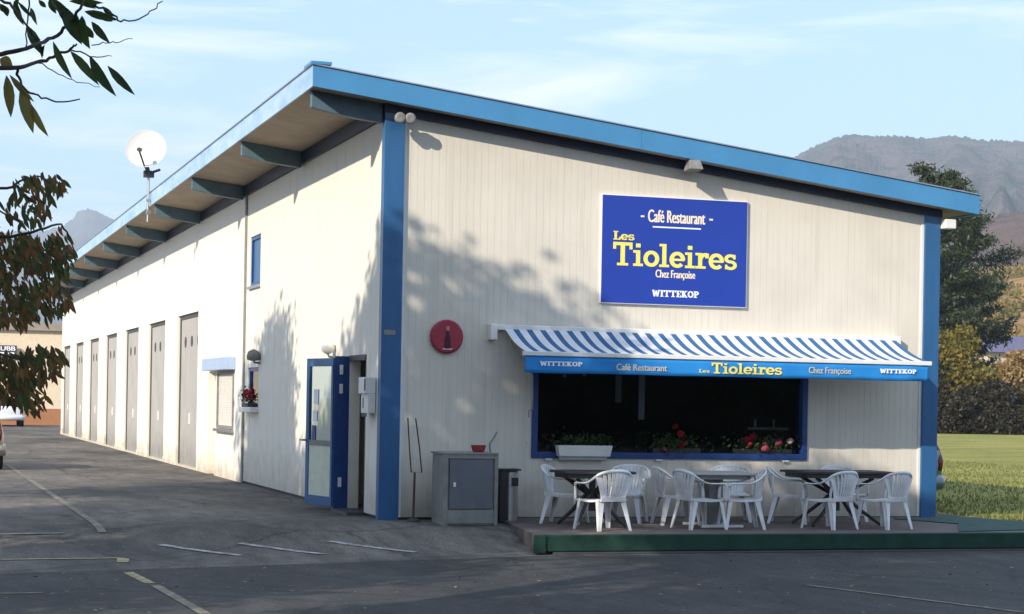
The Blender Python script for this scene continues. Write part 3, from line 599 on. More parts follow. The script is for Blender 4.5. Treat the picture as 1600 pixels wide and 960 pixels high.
# round red sign
RS = thing('round_sign', 'round dark red enamel sign with a bottle picture on the front wall', 'sign', (.90, -.0, 2.53))
MB().lathe([(.235, -.012), (.235, -.05), (.215, -.065)], (.90, 0, 2.53), 'y', 40).build('disc', M['red'], RS, smooth=False)
bp = [(-.035, -.16), (.035, -.16), (.042, -.12), (.042, -.04), (.036, .0), (.018, .05), (.016, .085), (-.016, .085), (-.018, .05), (-.036, 0), (-.042, -.04), (-.042, -.12)]
MB().prism([(x + .905, z + 2.52) for x, z in bp], 'y', -.075, -.066).build('bottle_picture', mat('bottle_dark', (.05, .008, .010), .3), RS)
MB().prism([(.883, 2.61), (.927, 2.61), (.933, 2.67), (.877, 2.67)], 'y', -.078, -.066).build('bottle_cap', mat('pale_pink', (.45, .2, .22), .5), RS)
MB().prism([(.85, 2.35), (.96, 2.35), (.985, 2.365), (.825, 2.365)], 'y', -.075, -.066).build('highlight_strip', M['white'], RS)

# awning -------------------------------------------------------------------
AW = thing('awning', 'extended blue and white striped awning with blue lettered valance over the big window', 'awning', (4.7, 0, 2.62))
MB().box(1.53, 7.89, -.12, -.004, 2.64, 2.715).build('casing', M['white'], AW, bevel=.01)
MB().box(1.50, 1.60, -.16, -.004, 2.50, 2.72).build('casing_end', M['white'], AW, bevel=.01)
MB().box(7.86, 7.92, -.14, -.004, 2.6, 2.72).build('casing_end', M['white'], AW, bevel=.01)
def stripe_mat():
    m, nt, b = newmat('striped_fabric'); N = nt.nodes; L = nt.links
    tc = N.new('ShaderNodeTexCoord'); sx = N.new('ShaderNodeSeparateXYZ'); L.new(tc.outputs['UV'], sx.inputs[0])
    a = N.new('ShaderNodeMath'); a.operation = 'FRACT'; L.new(sx.outputs[0], a.inputs[0])
    c = N.new('ShaderNodeMath'); c.operation = 'GREATER_THAN'; c.inputs[1].default_value = .56; L.new(a.outputs[0], c.inputs[0])
    mx = N.new('ShaderNodeMix'); mx.data_type = 'RGBA'; mx.inputs[6].default_value = (.72, .75, .80, 1); mx.inputs[7].default_value = (.035, .13, .30, 1); L.new(c.outputs[0], mx.inputs[0]); L.new(mx.outputs[2], b.inputs['Base Color'])
    b.inputs['Roughness'].default_value = .85
    t = N.new('ShaderNodeBsdfTranslucent'); L.new(mx.outputs[2], t.inputs[0]); ms = N.new('ShaderNodeMixShader'); ms.inputs[0].default_value = .12; L.new(b.outputs[0], ms.inputs[1]); L.new(t.outputs[0], ms.inputs[2]); L.new(ms.outputs[0], N['Material Output'].inputs[0]); return m
nx, ny = 128, 10; vs = []; uv = []
for j in range(ny + 1):
    t = j / ny
    for i in range(nx + 1):
        s = i / nx; x = (1.72 + (7.84 - 1.72) * s); y = -.125 + (-1.09 + .125) * t; z = 2.655 + (2.325 - 2.655) * t - .045 * math.sin(math.pi * t) + .006 * math.sin(s * 90) * math.sin(math.pi * t)
        vs.append((x, y, z)); uv.append(s * 31)
fs = [(j * (nx + 1) + i, j * (nx + 1) + i + 1, (j + 1) * (nx + 1) + i + 1, (j + 1) * (nx + 1) + i) for j in range(ny) for i in range(nx)]
mb = MB(); mb.add(vs, fs); fo = mb.build('awning_fabric', stripe_mat(), AW, smooth=True, fix=False)
ul = fo.data.uv_layers.new(name='uv')
for lp in fo.data.loops: ul.data[lp.index].uv = (uv[lp.vertex_index], 0)
MB().box(1.66, 7.86, -1.14, -1.08, 2.27, 2.33).build('front_bar', M['white'], AW, bevel=.008)
vs = []; nx = 240
for j in range(5):
    for i in range(nx + 1):
        s = i / nx; k = j / 4
        wob = (.004 * math.sin(s * 40) + .003 * math.sin(s * 97 + 1)) + (.018 * math.sin((s - .86) * 60) * max(0, (s - .86) / .14))
        vs.append((1.69 + 6.13 * s, -1.115 + wob * (k + .15), 2.268 - .225 * k - .012 * k * max(0, math.sin(s * 23)) * .5))
fs = [(j * (nx + 1) + i, j * (nx + 1) + i + 1, (j + 1) * (nx + 1) + i + 1, (j + 1) * (nx + 1) + i) for j in range(4) for i in range(nx)]
mb = MB(); mb.add(vs, fs); VAL = mb.build('valance', M['valance'], AW, smooth=True, fix=False)
so = VAL.modifiers.new('s', 'SOLIDIFY'); so.thickness = .004
VY = -1.135
t_ = MB(); put_text(t_, 'WITTEKOP', 1.90, 2.50, 2.135, 2.20, VY, slab=True, bold=.004); put_text(t_, 'WITTEKOP', 7.02, 7.60, 2.145, 2.21, VY - .006, slab=True, bold=.004); t_.build('lettering', M['letter'], VAL, fix=False)
t_ = MB(); put_text(t_, 'Café Restaurant', 3.00, 3.74, 2.10, 2.19, VY, bold=.003); put_text(t_, 'Chez Françoise', 5.90, 6.56, 2.10, 2.21, VY, bold=.003); t_.build('lettering', mat('letter_tan', (.55, .52, .40), .6), VAL, fix=False)
t_ = MB(); put_text(t_, 'Les', 4.22, 4.38, 2.095, 2.14, VY, slab=True); put_text(t_, 'Tioleires', 4.41, 5.48, 2.085, 2.235, VY, slab=True, bold=.003); t_.build('lettering', M['yellow'], VAL, fix=False)
for x in (1.95, 7.6):
    MB().tube([(x, -.1, 2.56), (x + (.35 if x < 3 else -.35), -.62, 2.42), (x, -1.07, 2.28)], .025).build('folding_arm', M['white'], AW)
MB().tube([(1.80, -.13, 2.5), (1.88, -.9, 2.0), (1.88, -.9, 1.55)], .008).tube([(1.88, -.9, 1.55), (1.83, -.9, 1.53), (1.83, -.9, 1.44)], .009).build('crank', M['cabside'], AW)

# flood lights -----------------------------------------------------------------
FG = 'flood lights under the front eave'
t_ = thing('flood_light', 'twin round grey spot lamp at the top of the left corner post', 'flood light', (.18, -.1, 5.5), group=FG)
for dx in (-.06, .12):
    MB().lathe([(.03, .08), (.06, .04), (.078, -.06), (.065, -.08), (.03, -.07)], (.16 + dx * .8, -.26, 5.47), 'y', 20).build('lamp_head', M['cabside'], t_, smooth=True)
MB().tube([(.16, -.1, 5.52), (.16, -.22, 5.5)], .03).build('bracket', M['darkgrey'], t_)
t_ = thing('flood_light', 'grey box flood light under the middle of the sloping front eave', 'flood light', (4.42, -.1, 5.05), group=FG)
MB().hexa([(4.33, -.42, 5.0), (4.55, -.42, 5.0), (4.55, -.2, 4.98), (4.33, -.2, 4.98), (4.36, -.36, 5.14), (4.52, -.36, 5.14), (4.52, -.2, 5.12), (4.36, -.2, 5.12)]).build('lamp_head', M['cabside'], t_, bevel=.008)
MB().box(4.40, 4.48, -.2, -.07, 5.03, 5.08).build('bracket', M['darkgrey'], t_)
t_ = thing('flood_light', 'white box flood light beyond the top of the right corner post', 'flood light', (8.68, -.1, 4.4), group=FG)
MB().box(8.60, 8.78, -.2, -.04, 4.36, 4.50).build('lamp_head', M['white'], t_, bevel=.01); MB().box(8.6, 8.64, -.04, .05, 4.4, 4.46).build('bracket', M['darkgrey'], t_)

# satellite dish ---------------------------------------------------------------
SD = thing('satellite_dish', 'round white satellite dish on a mast at the left eave', 'satellite dish', (-1.16, 16.8, 5.6))
MB().tube([(-1.17, 16.8, 5.45), (-1.17, 16.8, 6.6)], .028).build('mast', M['steel'], SD)
dirn = Vector((-.30, -.9, .32)).normalized(); q = dirn.to_track_quat('Z', 'Y').to_matrix()
prof = [(.44 * k / 8, .10 * (k / 8) ** 2) for k in range(9)] + [(.445, .105), (.43, .085)] + [(.44 * k / 8, .10 * (k / 8) ** 2 - .015) for k in range(7, -1, -1)]
prof[0] = (.002, 0); prof[-1] = (.002, -.015)
DC = Vector((-1.24, 16.62, 6.98))
MB().lathe([(r_, h_) for r_, h_ in prof], DC, 'z', 36, q).build('dish', mat('dish_white', (.60, .59, .56), .5, var=.05), SD, smooth=True)
lo = DC + q @ Vector((0, -.42, .05)); lnb = DC + q @ Vector((-.05, -.24, .55))
MB().tube([lo, lnb], .02).tube([lnb, lnb + (DC - lnb).normalized() * .12], .045).build('receiver_arm', M['darkgrey'], SD)
MB().tube([DC + q @ Vector((0, -.3, -.02)), (-1.17, 16.78, 6.5)], .05).box(-1.28, -1.06, 16.7, 16.86, 6.42, 6.56).tube([(-1.17, 16.75, 6.5), (-.95, 16.6, 6.58)], .03).build('mount', M['darkgrey'], SD)
MB().box(-1.21, -1.12, 16.75, 16.85, 5.62, 5.70).box(-1.21, -1.12, 16.75, 16.85, 5.9, 5.95).build('clamp', M['steel'], SD)

# cabinet, bowl, bin, fork stand -------------------------------------------------
CB = thing('metal_cabinet', 'grey metal utility cabinet standing against the front wall', 'cabinet', (.95, -.8, g(-1.1)))
cz = g(-1.1)
MB().box(.62, 1.34, -.42, -1.03, cz, .93).build('cabinet_body', M['cabside'], CB, bevel=.008)
MB().box(.60, 1.36, -1.075, -.40, .93, .955).build('cabinet_top', M['cabside'], CB, bevel=.004)
MB().box(.60, .66, -1.065, -1.03, cz, .93).box(1.31, 1.36, -1.065, -1.03, cz, .93).box(.66, 1.31, -1.065, -1.03, .875, .93).box(.66, 1.31, -1.055, -1.03, cz + .03, .19).build('cabinet_frame', M['cabside'], CB, bevel=.004)
CD = MB().box(.685, 1.285, -1.06, -1.035, .205, .865).build('cabinet_door', M['grey'], CB, bevel=.004)
MB().box(.735, .765, -1.085, -1.06, .50, .56).build('handle', M['white'], CD)
bo = MB().lathe([(.06, 0), (.085, .02), (.105, .09), (.112, .095), (.10, .095), (.08, .02), (.02, .012)], (1.18, -.72, .955)).build('bowl', M['redbowl'], smooth=True); tag(bo, 'small red plastic bowl on top of the grey cabinet', 'bowl')
BN = thing('ashtray_bin', 'slim steel and black waste bin between cabinet and terrace', 'bin', (1.62, -.62, g(-.7)))
bz = g(-.7)
MB().box(1.50, 1.60, -.72, -.50, bz, .70).build('bin_back', M['black'], BN, bevel=.005)
MB().lathe([(.095, 0), (.10, .02), (.10, .69), (.09, .70)], (1.68, -.62, bz), 'z', 24).build('bin_body', M['steel'], BN, smooth=False)
MB().box(1.50, 1.79, -.74, -.50, .705, .73).build('bin_lid', M['black'], BN, bevel=.005)
MB().box(1.66, 1.75, -.745, -.715, .50, .61).build('bin_opening', M['black'], BN)
FS = thing('metal_stand', 'thin rusty forked metal stand leaning upright beside the blue corner post', 'stand', (.37, -.4, g(-.4)))
fz = g(-.4)
MB().tube([(.37, -.4, fz), (.38, -.4, .66)], .016).tube([(.27, -.4, 1.40), (.30, -.4, 1.0), (.33, -.4, .67), (.48, -.4, .66), (.44, -.4, 1.0), (.38, -.4, 1.40)], .010).build('fork_frame', M['rust'], FS)
MB().lathe([(.10, 0), (.09, .02), (.03, .05)], (.37, -.4, fz)).build('foot', M['rust'], FS)
mb = MB(); mb.tube([(1.60, -.01, .85), (1.57, -.012, .95), (1.555, -.01, 1.05), (1.62, -.01, 1.14), (1.66, -.01, 1.22)], .008)
tag(mb.build('cable', M['cabside']), 'short bent dark cable sticking out of the front wall above the bin', 'cable')

# ------------------------------------------------------------ chairs and tables
def make_chair():
    t = thing('plastic_chair', 'white', 'chair')
    # coordinates: chair faces +Y, back at -Y
    def leg(p0, p1, w0, w1, d0, d1):
        mb = MB(); a = Vector(p0); b = Vector(p1)   # p0 top, p1 foot ; L-shaped leg from two blades
        sx_ = 1 if a.x > 0 else -1; sy_ = 1 if a.y > 0 else -1
        def blade(u, wt, wb, th):
            v = Vector((-u.y, u.x, 0)) * th
            mb.hexa([b, b - u * wb, b - u * wb + v, b + v, a, a - u * wt, a - u * wt + v, a + v])
        blade(Vector((sx_, 0, 0)), w0, w1, .010 * (-1 if sx_ * sy_ > 0 else 1)); blade(Vector((0, sy_, 0)), d0, d1, .010 * (1 if sx_ * sy_ > 0 else -1))
        return mb
    for sx_ in (-1, 1):
        leg((.235 * sx_, .22, .42), (.275 * sx_, .27, 0), .085, .045, .06, .04).build('leg', M['plastic'], t, bevel=.004, local=True)
        leg((.205 * sx_, -.21, .42), (.25 * sx_, -.29, 0), .085, .04, .075, .045).build('leg', M['plastic'], t, bevel=.004, local=True)
    # seat
    rings = []
    for k in range(9):
        y = .25 - .47 * k / 8; hw = .245 - .035 * (k / 8); z = .44 - .02 * math.sin(math.pi * k / 8) + (.0 if k else -.012)
        rings.append([(-hw, y, z - .03), (-hw, y, z), (-hw * .6, y, z - .008), (0, y, z - .012), (hw * .6, y, z - .008), (hw, y, z), (hw, y, z - .03), (0, y, z - .028)])
    MB().loft(rings).build('seat', M['plastic'], t, bevel=.003, local=True)
    # rim: arm + back, one sweeping band
    P = [(-.265, .235, .40), (-.275, .225, .56), (-.283, .20, .645), (-.288, .10, .655), (-.290, -.04, .66), (-.287, -.13, .69), (-.272, -.20, .735), (-.235, -.255, .785), (-.17, -.29, .815), (-.085, -.31, .83), (0, -.315, .833)]
    P = P + [(-x, y, z) for x, y, z in P[-2::-1]]
    Rr = [(.012, .024), (.012, .022), (.022, .016), (.026, .010), (.025, .010), (.022, .012), (.018, .016), (.013, .020), (.011, .022), (.011, .024), (.011, .024)]
    Rr = Rr + Rr[-2::-1]
    def cr_(P, n=3):
        o_ = []
        for i in range(len(P) - 1):
            p0, p1, p2, p3 = [Vector(P[max(0, min(len(P) - 1, i + k))]) for k in (-1, 0, 1, 2)]
            for s in range(n):
                u = s / n; o_.append(.5 * ((2 * p1) + (-p0 + p2) * u + (2 * p0 - 5 * p1 + 4 * p2 - p3) * u * u + (-p0 + 3 * p1 - 3 * p2 + p3) * u ** 3))
        o_.append(Vector(P[-1])); return o_
    PP = cr_(P); RR = []
    for i in range(len(P) - 1):
        for s in range(3): u = s / 3; RR.append(tuple(Rr[i][k] * (1 - u) + Rr[i + 1][k] * u for k in (0, 1)))
    RR.append(Rr[-1])
    # band cross-section oriented by hand: outward normal in plan, height along z
    rings = []
    for i, p in enumerate(PP):
        tn = (PP[min(i + 1, len(PP) - 1)] - PP[max(i - 1, 0)]).normalized()
        side = Vector((0, 0, 1)).cross(tn); side = side.normalized() if side.length > .2 else Vector((-1, 0, 0)) * (1 if p.x < 0 else -1)
        upv = tn.cross(side).normalized()
        a, b = RR[i]; rings.append([p + side * a * math.cos(q) + upv * b * math.sin(q) for q in [2 * math.pi * j / 10 for j in range(10)]])
    MB().loft(rings).build('armrest_rim', M['plastic'], t, smooth=True, local=True)
    # back: slats fanning from seat to rim
    bk = MB(); n = 9
    for k in range(n):
        s = (k - (n - 1) / 2) / ((n - 1) / 2); xb = .150 * s; xt = .225 * s
        yt = -.312 + .075 * abs(s) ** 2.2; zt = .825 - .055 * abs(s) ** 2.4; yb = -.222; hw = .0125 if abs(s) < .99 else .03
        pts = []
        for q in range(5):
            u = q / 4; pts.append((xb + (xt - xb) * u ** 1.4, yb + (yt - yb) * u - .02 * math.sin(math.pi * u) * (1 - abs(s) * .5), .43 + (zt - .43) * u))
        rings = [[(x - hw * (1 + .25 * i), y - .005, z), (x + hw * (1 + .25 * i), y - .005, z), (x + hw * (1 + .25 * i), y + .005, z), (x - hw * (1 + .25 * i), y + .005, z)] for i, (x, y, z) in enumerate(pts)]
        bk.loft(rings)
    bk.hexa([(-.19, -.235, .405), (.19, -.235, .405), (.19, -.215, .405), (-.19, -.215, .405), (-.18, -.245, .475), (.18, -.245, .475), (.18, -.228, .475), (-.18, -.228, .475)])
    bk.build('backrest', M['plastic'], t, local=True, bevel=.002)
    return t
TZ = .02
CH = [ # x, y, facing angle of seat direction (deg from +X), label
 (2.27, -1.20, -35, 'white plastic chair at the back left of the left dark table'),
 (3.22, -1.0, -125, 'white plastic chair behind the left dark table, turned toward the window corner'),
 (2.33, -2.48, 104, 'white plastic chair with its back to the road at the left dark table'),
 (3.76, -1.5, -5, 'white plastic chair farthest left at the pale middle table, partly behind another'),
 (3.74, -2.32, 8, 'white plastic chair seen side-on, nearest the road left of the pale middle table'),
 (4.84, -.9, -110, 'white plastic chair behind the pale middle table, only its back top showing'),
 (4.33, -2.34, 168, 'white plastic chair right of the pale middle table, facing left'),
 (5.55, -1.30, -30, 'white plastic chair at the back left corner of the right dark table'),
 (6.62, -.85, -95, 'white plastic chair behind the right dark table under the window edge'),
 (5.60, -2.42, 112, 'white plastic chair with its back to the road, left end of the right table'),
 (6.40, -2.45, 110, 'white plastic chair at the right end of the terrace, nearest the blue post')]
c0 = make_chair()
for i, (x, y, a, lb) in enumerate(CH):
    c = c0 if i == 0 else copy_tree(c0)
    c.location = (x, y, TZ); c.rotation_euler = (0, 0, R(a - 90)); c.scale = (1.03, 1.0, .92); c['label'] = lb; c['group'] = 'white plastic terrace chairs'
def table(x, y, wx, wy, label, top, h=.73, kind=0):
    t = thing('cafe_table', label, 'table', (x, y, TZ), group='terrace tables')
    def rr(hx, hy, r, n=5):
        o_ = []
        for (sx_, sy_, a0) in ((1, 1, 0), (-1, 1, 90), (-1, -1, 180), (1, -1, 270)):
            for k in range(n + 1): a = R(a0 + 90 * k / n); o_.append((x + sx_ * (hx - r) + r * math.cos(a), y + sy_ * (hy - r) + r * math.sin(a)))
        return o_
    MB().prism(rr(wx / 2, wy / 2, .12), 'z', TZ + h - .03, TZ + h).build('tabletop', M[top], t, bevel=.006)
    MB().prism(rr(wx / 2 - .06, wy / 2 - .06, .1), 'z', TZ + h - .09, TZ + h - .031).build('apron', M[top if kind == 0 else 'cabside'], t)
    if kind == 0:
        for (sx_, sy_) in ((-1, -1), (1, -1), (1, 1), (-1, 1)):
            MB().tube([(x + sx_ * .04, y + sy_ * .04, TZ + .45), (x + sx_ * wx * .2, y + sy_ * wy * .25, TZ + .2), (x + sx_ * wx * .36, y + sy_ * wy * .4, TZ + .015)], [.03, .028, .022], 6).build('leg', M['wood'], t)
            MB().tube([(x + sx_ * .04, y + sy_ * .04, TZ + .42), (x + sx_ * wx * .3, y + sy_ * wy * .3, TZ + h - .09)], [.03, .026], 6).build('brace', M['wood'], t)
        MB().tube([(x, y, TZ + .2), (x, y, TZ + h - .09)], .045, 10).build('pedestal', M['wood'], t)
    else:
        MB().box(x - .1, x + .1, y - .1, y + .1, TZ + .04, TZ + h - .09).build('pedestal', M['cabside'], t, bevel=.01)
        MB().box(x - .30, x + .30, y - .33, y - .28, TZ, TZ + .035).box(x - .30, x + .30, y + .28, y + .33, TZ, TZ + .035).box(x - .04, x + .04, y - .3, y + .3, TZ, TZ + .04).build('base', M['white'], t, bevel=.005)
table(2.45, -1.75, 1.0, .8, 'dark table with splayed legs, leftmost on the terrace', 'wood')
table(4.15, -1.85, .95, .8, 'pale grey topped table with a white foot bar, middle of the terrace', 'tabletop', kind=1)
table(6.05, -1.75, 1.45, .8, 'long dark table with splayed legs, rightmost on the terrace', 'wood', h=.75)

# ------------------------------------------------------------ cars
def make_car(name, label, loc, rz, body, boxy=0):
    t = thing(name, label, 'car', loc, rz)
    # rear at y=0, nose at +y ; width 1.66
    st = [(0.0, .42, .82, .66), (.04, .36, .95, .76), (.22, .3, 1.0, .82), (.8, .28, .98, .83), (2.6, .28, .96, .83), (3.1, .28, .92, .81), (3.6, .3, .80, .76), (3.82, .38, .62, .62)]
    rings = []
    for (y, zb, zt, hw) in st:
        rings.append([(-hw * .9, y, zb), (-hw, y, zb + .15), (-hw, y, (zb + zt) / 2 + .1), (-hw * .93, y, zt), (0, y, zt + .02), (hw * .93, y, zt), (hw, y, (zb + zt) / 2 + .1), (hw, y, zb + .15), (hw * .9, y, zb)])
    MB().loft(rings).build('body', M[body], t, smooth=True, local=True)
    rings = []
    for (y, z, hw) in ((.10, .97, .74), (.35, 1.38, .60), (.8, 1.46, .56), (1.9, 1.46, .56), (2.35, 1.36, .58), (2.95, .95, .70)):
        rings.append([(-.76, y if z > 1 else y, .93), (-hw, y, z), (-hw * .6, y, z + .02), (hw * .6, y, z + .02), (hw, y, z), (.76, y, .93)])
    MB().loft(rings).build('cabin', M['black'], t, smooth=False, local=True, bevel=.02)
    rings = [[(-hw, y, z), (-hw * .5, y, z + .025), (hw * .5, y, z + .025), (hw, y, z), (hw, y, z - .03), (-hw, y, z - .03)] for (y, z, hw) in ((.33, 1.40, .62), (.8, 1.49, .585), (1.9, 1.49, .585), (2.3, 1.40, .60))]
    MB().loft(rings).build('roof', M[body], t, smooth=True, local=True)
    for sx_ in (-1, 1):
        MB().tube([(sx_ * .70, .03, .62), (sx_ * .72, .06, .78), (sx_ * .70, .14, .97), (sx_ * .62, .33, 1.3)], [.05, .07, .06, .04], 8).build('tail_light', M['taillight'], t, local=True, smooth=True)
        for y in (.62, 3.05):
            wm = MB().lathe([(.30, -.09), (.31, -.07), (.31, .07), (.30, .09)], (sx_ * .73, y, .31), 'x', 24).build('wheel', M['rubber'], t, local=True)
            MB().lathe([(.2, -.095), (.19, -.1), (.05, -.085)] if sx_ < 0 else [(.05, .085), (.19, .1), (.2, .095)], (sx_ * .73, y, .31), 'x', 20).build('rim', M['steel'], wm, local=True)
    rings = [[(x, yy, .30), (x, yy - .08, .34), (x, yy - .1, .48), (x, yy, .56), (x, .3, .56), (x, .3, .3)] for x, yy in ((-.86, .18), (-.7, .0), (0, -.03), (.7, .0), (.86, .18))]
    MB().loft(rings).build('bumper', M[body], t, local=True, smooth=True)
    return t
make_car('parked_car', 'teal grey hatchback parked behind the right corner post, rear end showing', (9.47, 2.5, 0), 0, 'carteal')
make_car('parked_car', 'silver car at the left edge of the photo, rear wheel and tail light showing', (-4.98, 16.3, 0), 0, 'carsilver')
make_car('parked_car', 'white car far off by the cream building, half hidden by leaves', (-1.3, 70, 0), 0, 'carwhite')
o = MB().lathe([(.02, 0), (.06, .02), (.075, .06), (.05, .11), (.01, .12)], (9.42, 1.75, 0)).build('garden_stone', M['white'], smooth=True); tag(o, 'small pale stone on the ground beside the parked teal car', 'stone')

# far building on the left --------------------------------------------------------
FB = thing('far_building', 'cream building with orange brown base at the far end of the car park', 'building', (-10, 75, 0))
MB().box(-34, 16, 75, 90, .85, 4.85).build('wall', M['farcream'], FB)
MB().box(-34.02, 16.02, 74.96, 90, 0, .85).build('base', M['farbase'], FB)
MB().box(-34.2, 16.2, 74.8, 91, 4.85, 5.25).build('roof', M['faredge'], FB)
MB().box(-34, 16, 74.9, 75, 3.5, 3.6).build('ledge', M['faredge'], FB)
sb = MB().box(-1.75, -.62, 74.7, 74.85, 3.55, 4.05).build('sign_panel', M['darkgrey'], FB)
t_ = MB(); put_text(t_, 'LUBB', -1.62, -.7, 3.78, 4.0, 74.68, bold=.01); t_.box(-1.6, -.75, 74.69, 74.695, 3.62, 3.70); t_.build('lettering', M['letter'], sb, fix=False)

# ------------------------------------------------------------ vegetation
def leaves_np(centers, normals_rand, size, asp=.5, droop=0, rng=None):
    """diamond leaves; returns verts, faces"""
    n = len(centers); r = rng
    d = r.normal(size=(n, 3)); d[:, 2] -= droop; d /= np.linalg.norm(d, axis=1)[:, None]
    q = r.normal(size=(n, 3)); s = np.cross(d, q); s /= np.linalg.norm(s, axis=1)[:, None] + 1e-9
    L_ = size * r.uniform(.65, 1.2, n)[:, None]
    a = centers; m1 = a + d * L_ * .45 + s * L_ * asp * .5; m2 = a + d * L_ * .45 - s * L_ * asp * .5; e = a + d * L_
    return np.stack([a, m1, e, m2], 1).reshape(-1, 3)
def quadmesh(name, V, m, parent):
    n = len(V) // 4; me = bpy.data.meshes.new(name)
    off = Vector((0, 0, 0)); p = parent
    while p: off += p.location; p = p.parent
    V = V - np.array(off)
    me.vertices.add(len(V)); me.vertices.foreach_set('co', V.astype(np.float32).ravel())
    me.loops.add(4 * n); me.loops.foreach_set('vertex_index', np.arange(4 * n, dtype=np.int32))
    me.polygons.add(n); me.polygons.foreach_set('loop_start', np.arange(0, 4 * n, 4, dtype=np.int32)); me.polygons.foreach_set('loop_total', np.full(n, 4, dtype=np.int32))
    me.update(); me.validate(); me.materials.append(m)
    o = bpy.data.objects.new(name, me); col.objects.link(o); o.parent = parent; return o
def crownpts(clumps, n, r, hollow=.35):
    w_ = np.array([c[3] * c[4] * c[5] for c in clumps]) ** .7; w_ /= w_.sum(); k = r.choice(len(clumps), n, p=w_); C_ = np.array(clumps)[k]
    d = r.normal(size=(n, 3)); d /= np.linalg.norm(d, axis=1)[:, None]; rad = r.uniform(hollow, 1, n)[:, None] ** .6
    return C_[:, :3] + d * rad * C_[:, 3:6] * r.uniform(.8, 1.15, (n, 1))
def tree(name, label, cat, base, h, cr, cc, n, leaf, m, seed, group=None, th=.2, nl=9, asp=.6, sub=16, flat=.8):
    """base (x,y,z), total height h, crown centre cc=(x,y,z), crown radii cr"""
    r = np.random.default_rng(seed); t = thing(name, label, cat, base, group=group)
    tr = MB(); b = Vector(base); c = Vector(cc); top = Vector((c.x, c.y, c.z + cr[2] * .6))
    tr.tube([b, b.lerp(top, .25) + Vector((.1, .05, 0)), b.lerp(top, .55) - Vector((.08, 0, 0)), top], [th, th * .8, th * .5, th * .1], 10)
    clumps = []
    for k in range(sub):
        d = r.normal(size=3); d /= np.linalg.norm(d); rr_ = r.uniform(.35, .8); p = np.array(cc) + d * rr_ * np.array(cr)
        s = r.uniform(.28, .45); clumps.append((*p, cr[0] * s, cr[1] * s, cr[2] * s * flat))
        if k < nl + 6:
            a = b.lerp(top, r.uniform(.35, .75)); e = Vector(p); tr.tube([a, a.lerp(e, .5) + Vector((0, 0, .15 * (e - a).length)), e], [th * .3, th * .18, th * .05], 6)
    tr.build('trunk', M['bark'], t, smooth=True)
    P = crownpts(clumps, n, r); quadmesh('crown', leaves_np(P, None, leaf, asp, .2, r), m, t); return t
M['cherry'] = leafmat('cherry_leaves', [(.05, .08, .025), (.09, .12, .035), (.035, .055, .02), (.24, .11, .04), (.12, .11, .035), (.06, .09, .03), (.30, .15, .05), (.16, .06, .03), (.05, .075, .025)], .4)
M['shadeleaf'] = leafmat('shade_leaves', [(.03, .06, .012), (.06, .085, .02), (.10, .07, .02)], .3)
M['conifer'] = leafmat('conifer_needles', [(.020, .034, .013), (.040, .060, .022), (.013, .022, .009), (.065, .08, .03)], .1)
M['golden'] = leafmat('golden_leaves', [(.20, .14, .02), (.12, .13, .025), (.26, .16, .025), (.075, .09, .02)], .3)
M['brownleaf'] = leafmat('brown_leaves', [(.032, .023, .013), (.022, .024, .010), (.055, .036, .017), (.016, .016, .009)], .2)
M['paleleaf'] = leafmat('pale_leaves', [(.30, .19, .06), (.36, .26, .13), (.24, .13, .03)], .3)
M['oliveleaf'] = leafmat('olive_leaves', [(.06, .05, .018), (.035, .035, .015), (.09, .065, .02)], .2)

# near tree whose low branches hang into the left of the view
def ray(u, v):
    U = u - 800; V = v - V0; c, s = math.cos(ROLL), math.sin(ROLL); a = U * c + V * s; b = -U * s + V * c
    return fw + rt * (a / F) - up * (b / F)
def near(u, v, dep): return CAM + ray(u, v) * dep
NT = thing('cherry_tree', 'cherry tree at the left edge, its drooping twigs turning red and brown', 'tree', (-7.9, -14.6, -.2))
tr = MB(); tb = Vector((-7.9, -14.6, -.2))
tr.tube([tb, (-7.85, -14.6, 1.2), (-7.75, -14.5, 2.6), (-7.9, -14.3, 4.5), (-8.2, -13.8, 6.5), (-8.3, -13.4, 9)], [.2, .17, .15, .12, .08, .03], 12)
rn = random.Random(3); rg = np.random.default_rng(11)
def twig(pts, r0, r1):
    n = len(pts); tr.tube(pts, [r0 + (r1 - r0) * i / (n - 1) for i in range(n)], 6)
DT = 8.6
A0 = Vector((-7.8, -14.55, 3.0))
def smooth(P, n=4):
    o_ = []
    for i in range(len(P) - 1):
        p0, p1, p2, p3 = [Vector(P[max(0, min(len(P) - 1, i + k))]) for k in (-1, 0, 1, 2)]
        for q in range(n):
            u = q / n; o_.append(.5 * ((2 * p1) + (-p0 + p2) * u + (2 * p0 - 5 * p1 + 4 * p2 - p3) * u * u + (-p0 + 3 * p1 - 3 * p2 + p3) * u ** 3) + Vector((rn.uniform(-1, 1), rn.uniform(-1, 1), rn.uniform(-1, 1))) * .006)
    o_.append(Vector(P[-1])); return o_
def tw(pix, r0, r1, dep=DT, start=None):
    p = [near(u, v, dep + .15 * math.sin(i * 1.7)) for i, (u, v) in enumerate(pix)]
    if start is not None: p = [start] + p
    twig(smooth(p), r0, r1); return p
tw([(-150, 70), (-60, 95), (0, 84), (40, 77), (75, 62), (100, 45), (118, 25), (132, -5), (150, -60)], .014, .005, start=A0)
tw([(-160, 130), (-60, 125), (0, 108), (30, 105), (65, 97), (90, 87), (110, 76), (120, 69)], .016, .004, start=A0)
tw([(25, 107), (32, 125), (37, 137), (60, 150), (88, 159), (125, 155)], .007, .003)
tw([(45, -10), (44, 30), (40, 75)], .004, .003)
tw([(132, 3), (150, 8), (175, 22), (188, 32), (217, 30), (240, 15), (254, 2)], .006, .002)
tw([(145, 70), (165, 67), (180, 67), (207, 61)], .003, .0015)
tw([(60, 98), (90, 115), (120, 127), (156, 136)], .003, .0015)
tw([(110, 76), (140, 88), (160, 90), (175, 88)], .004, .0015)
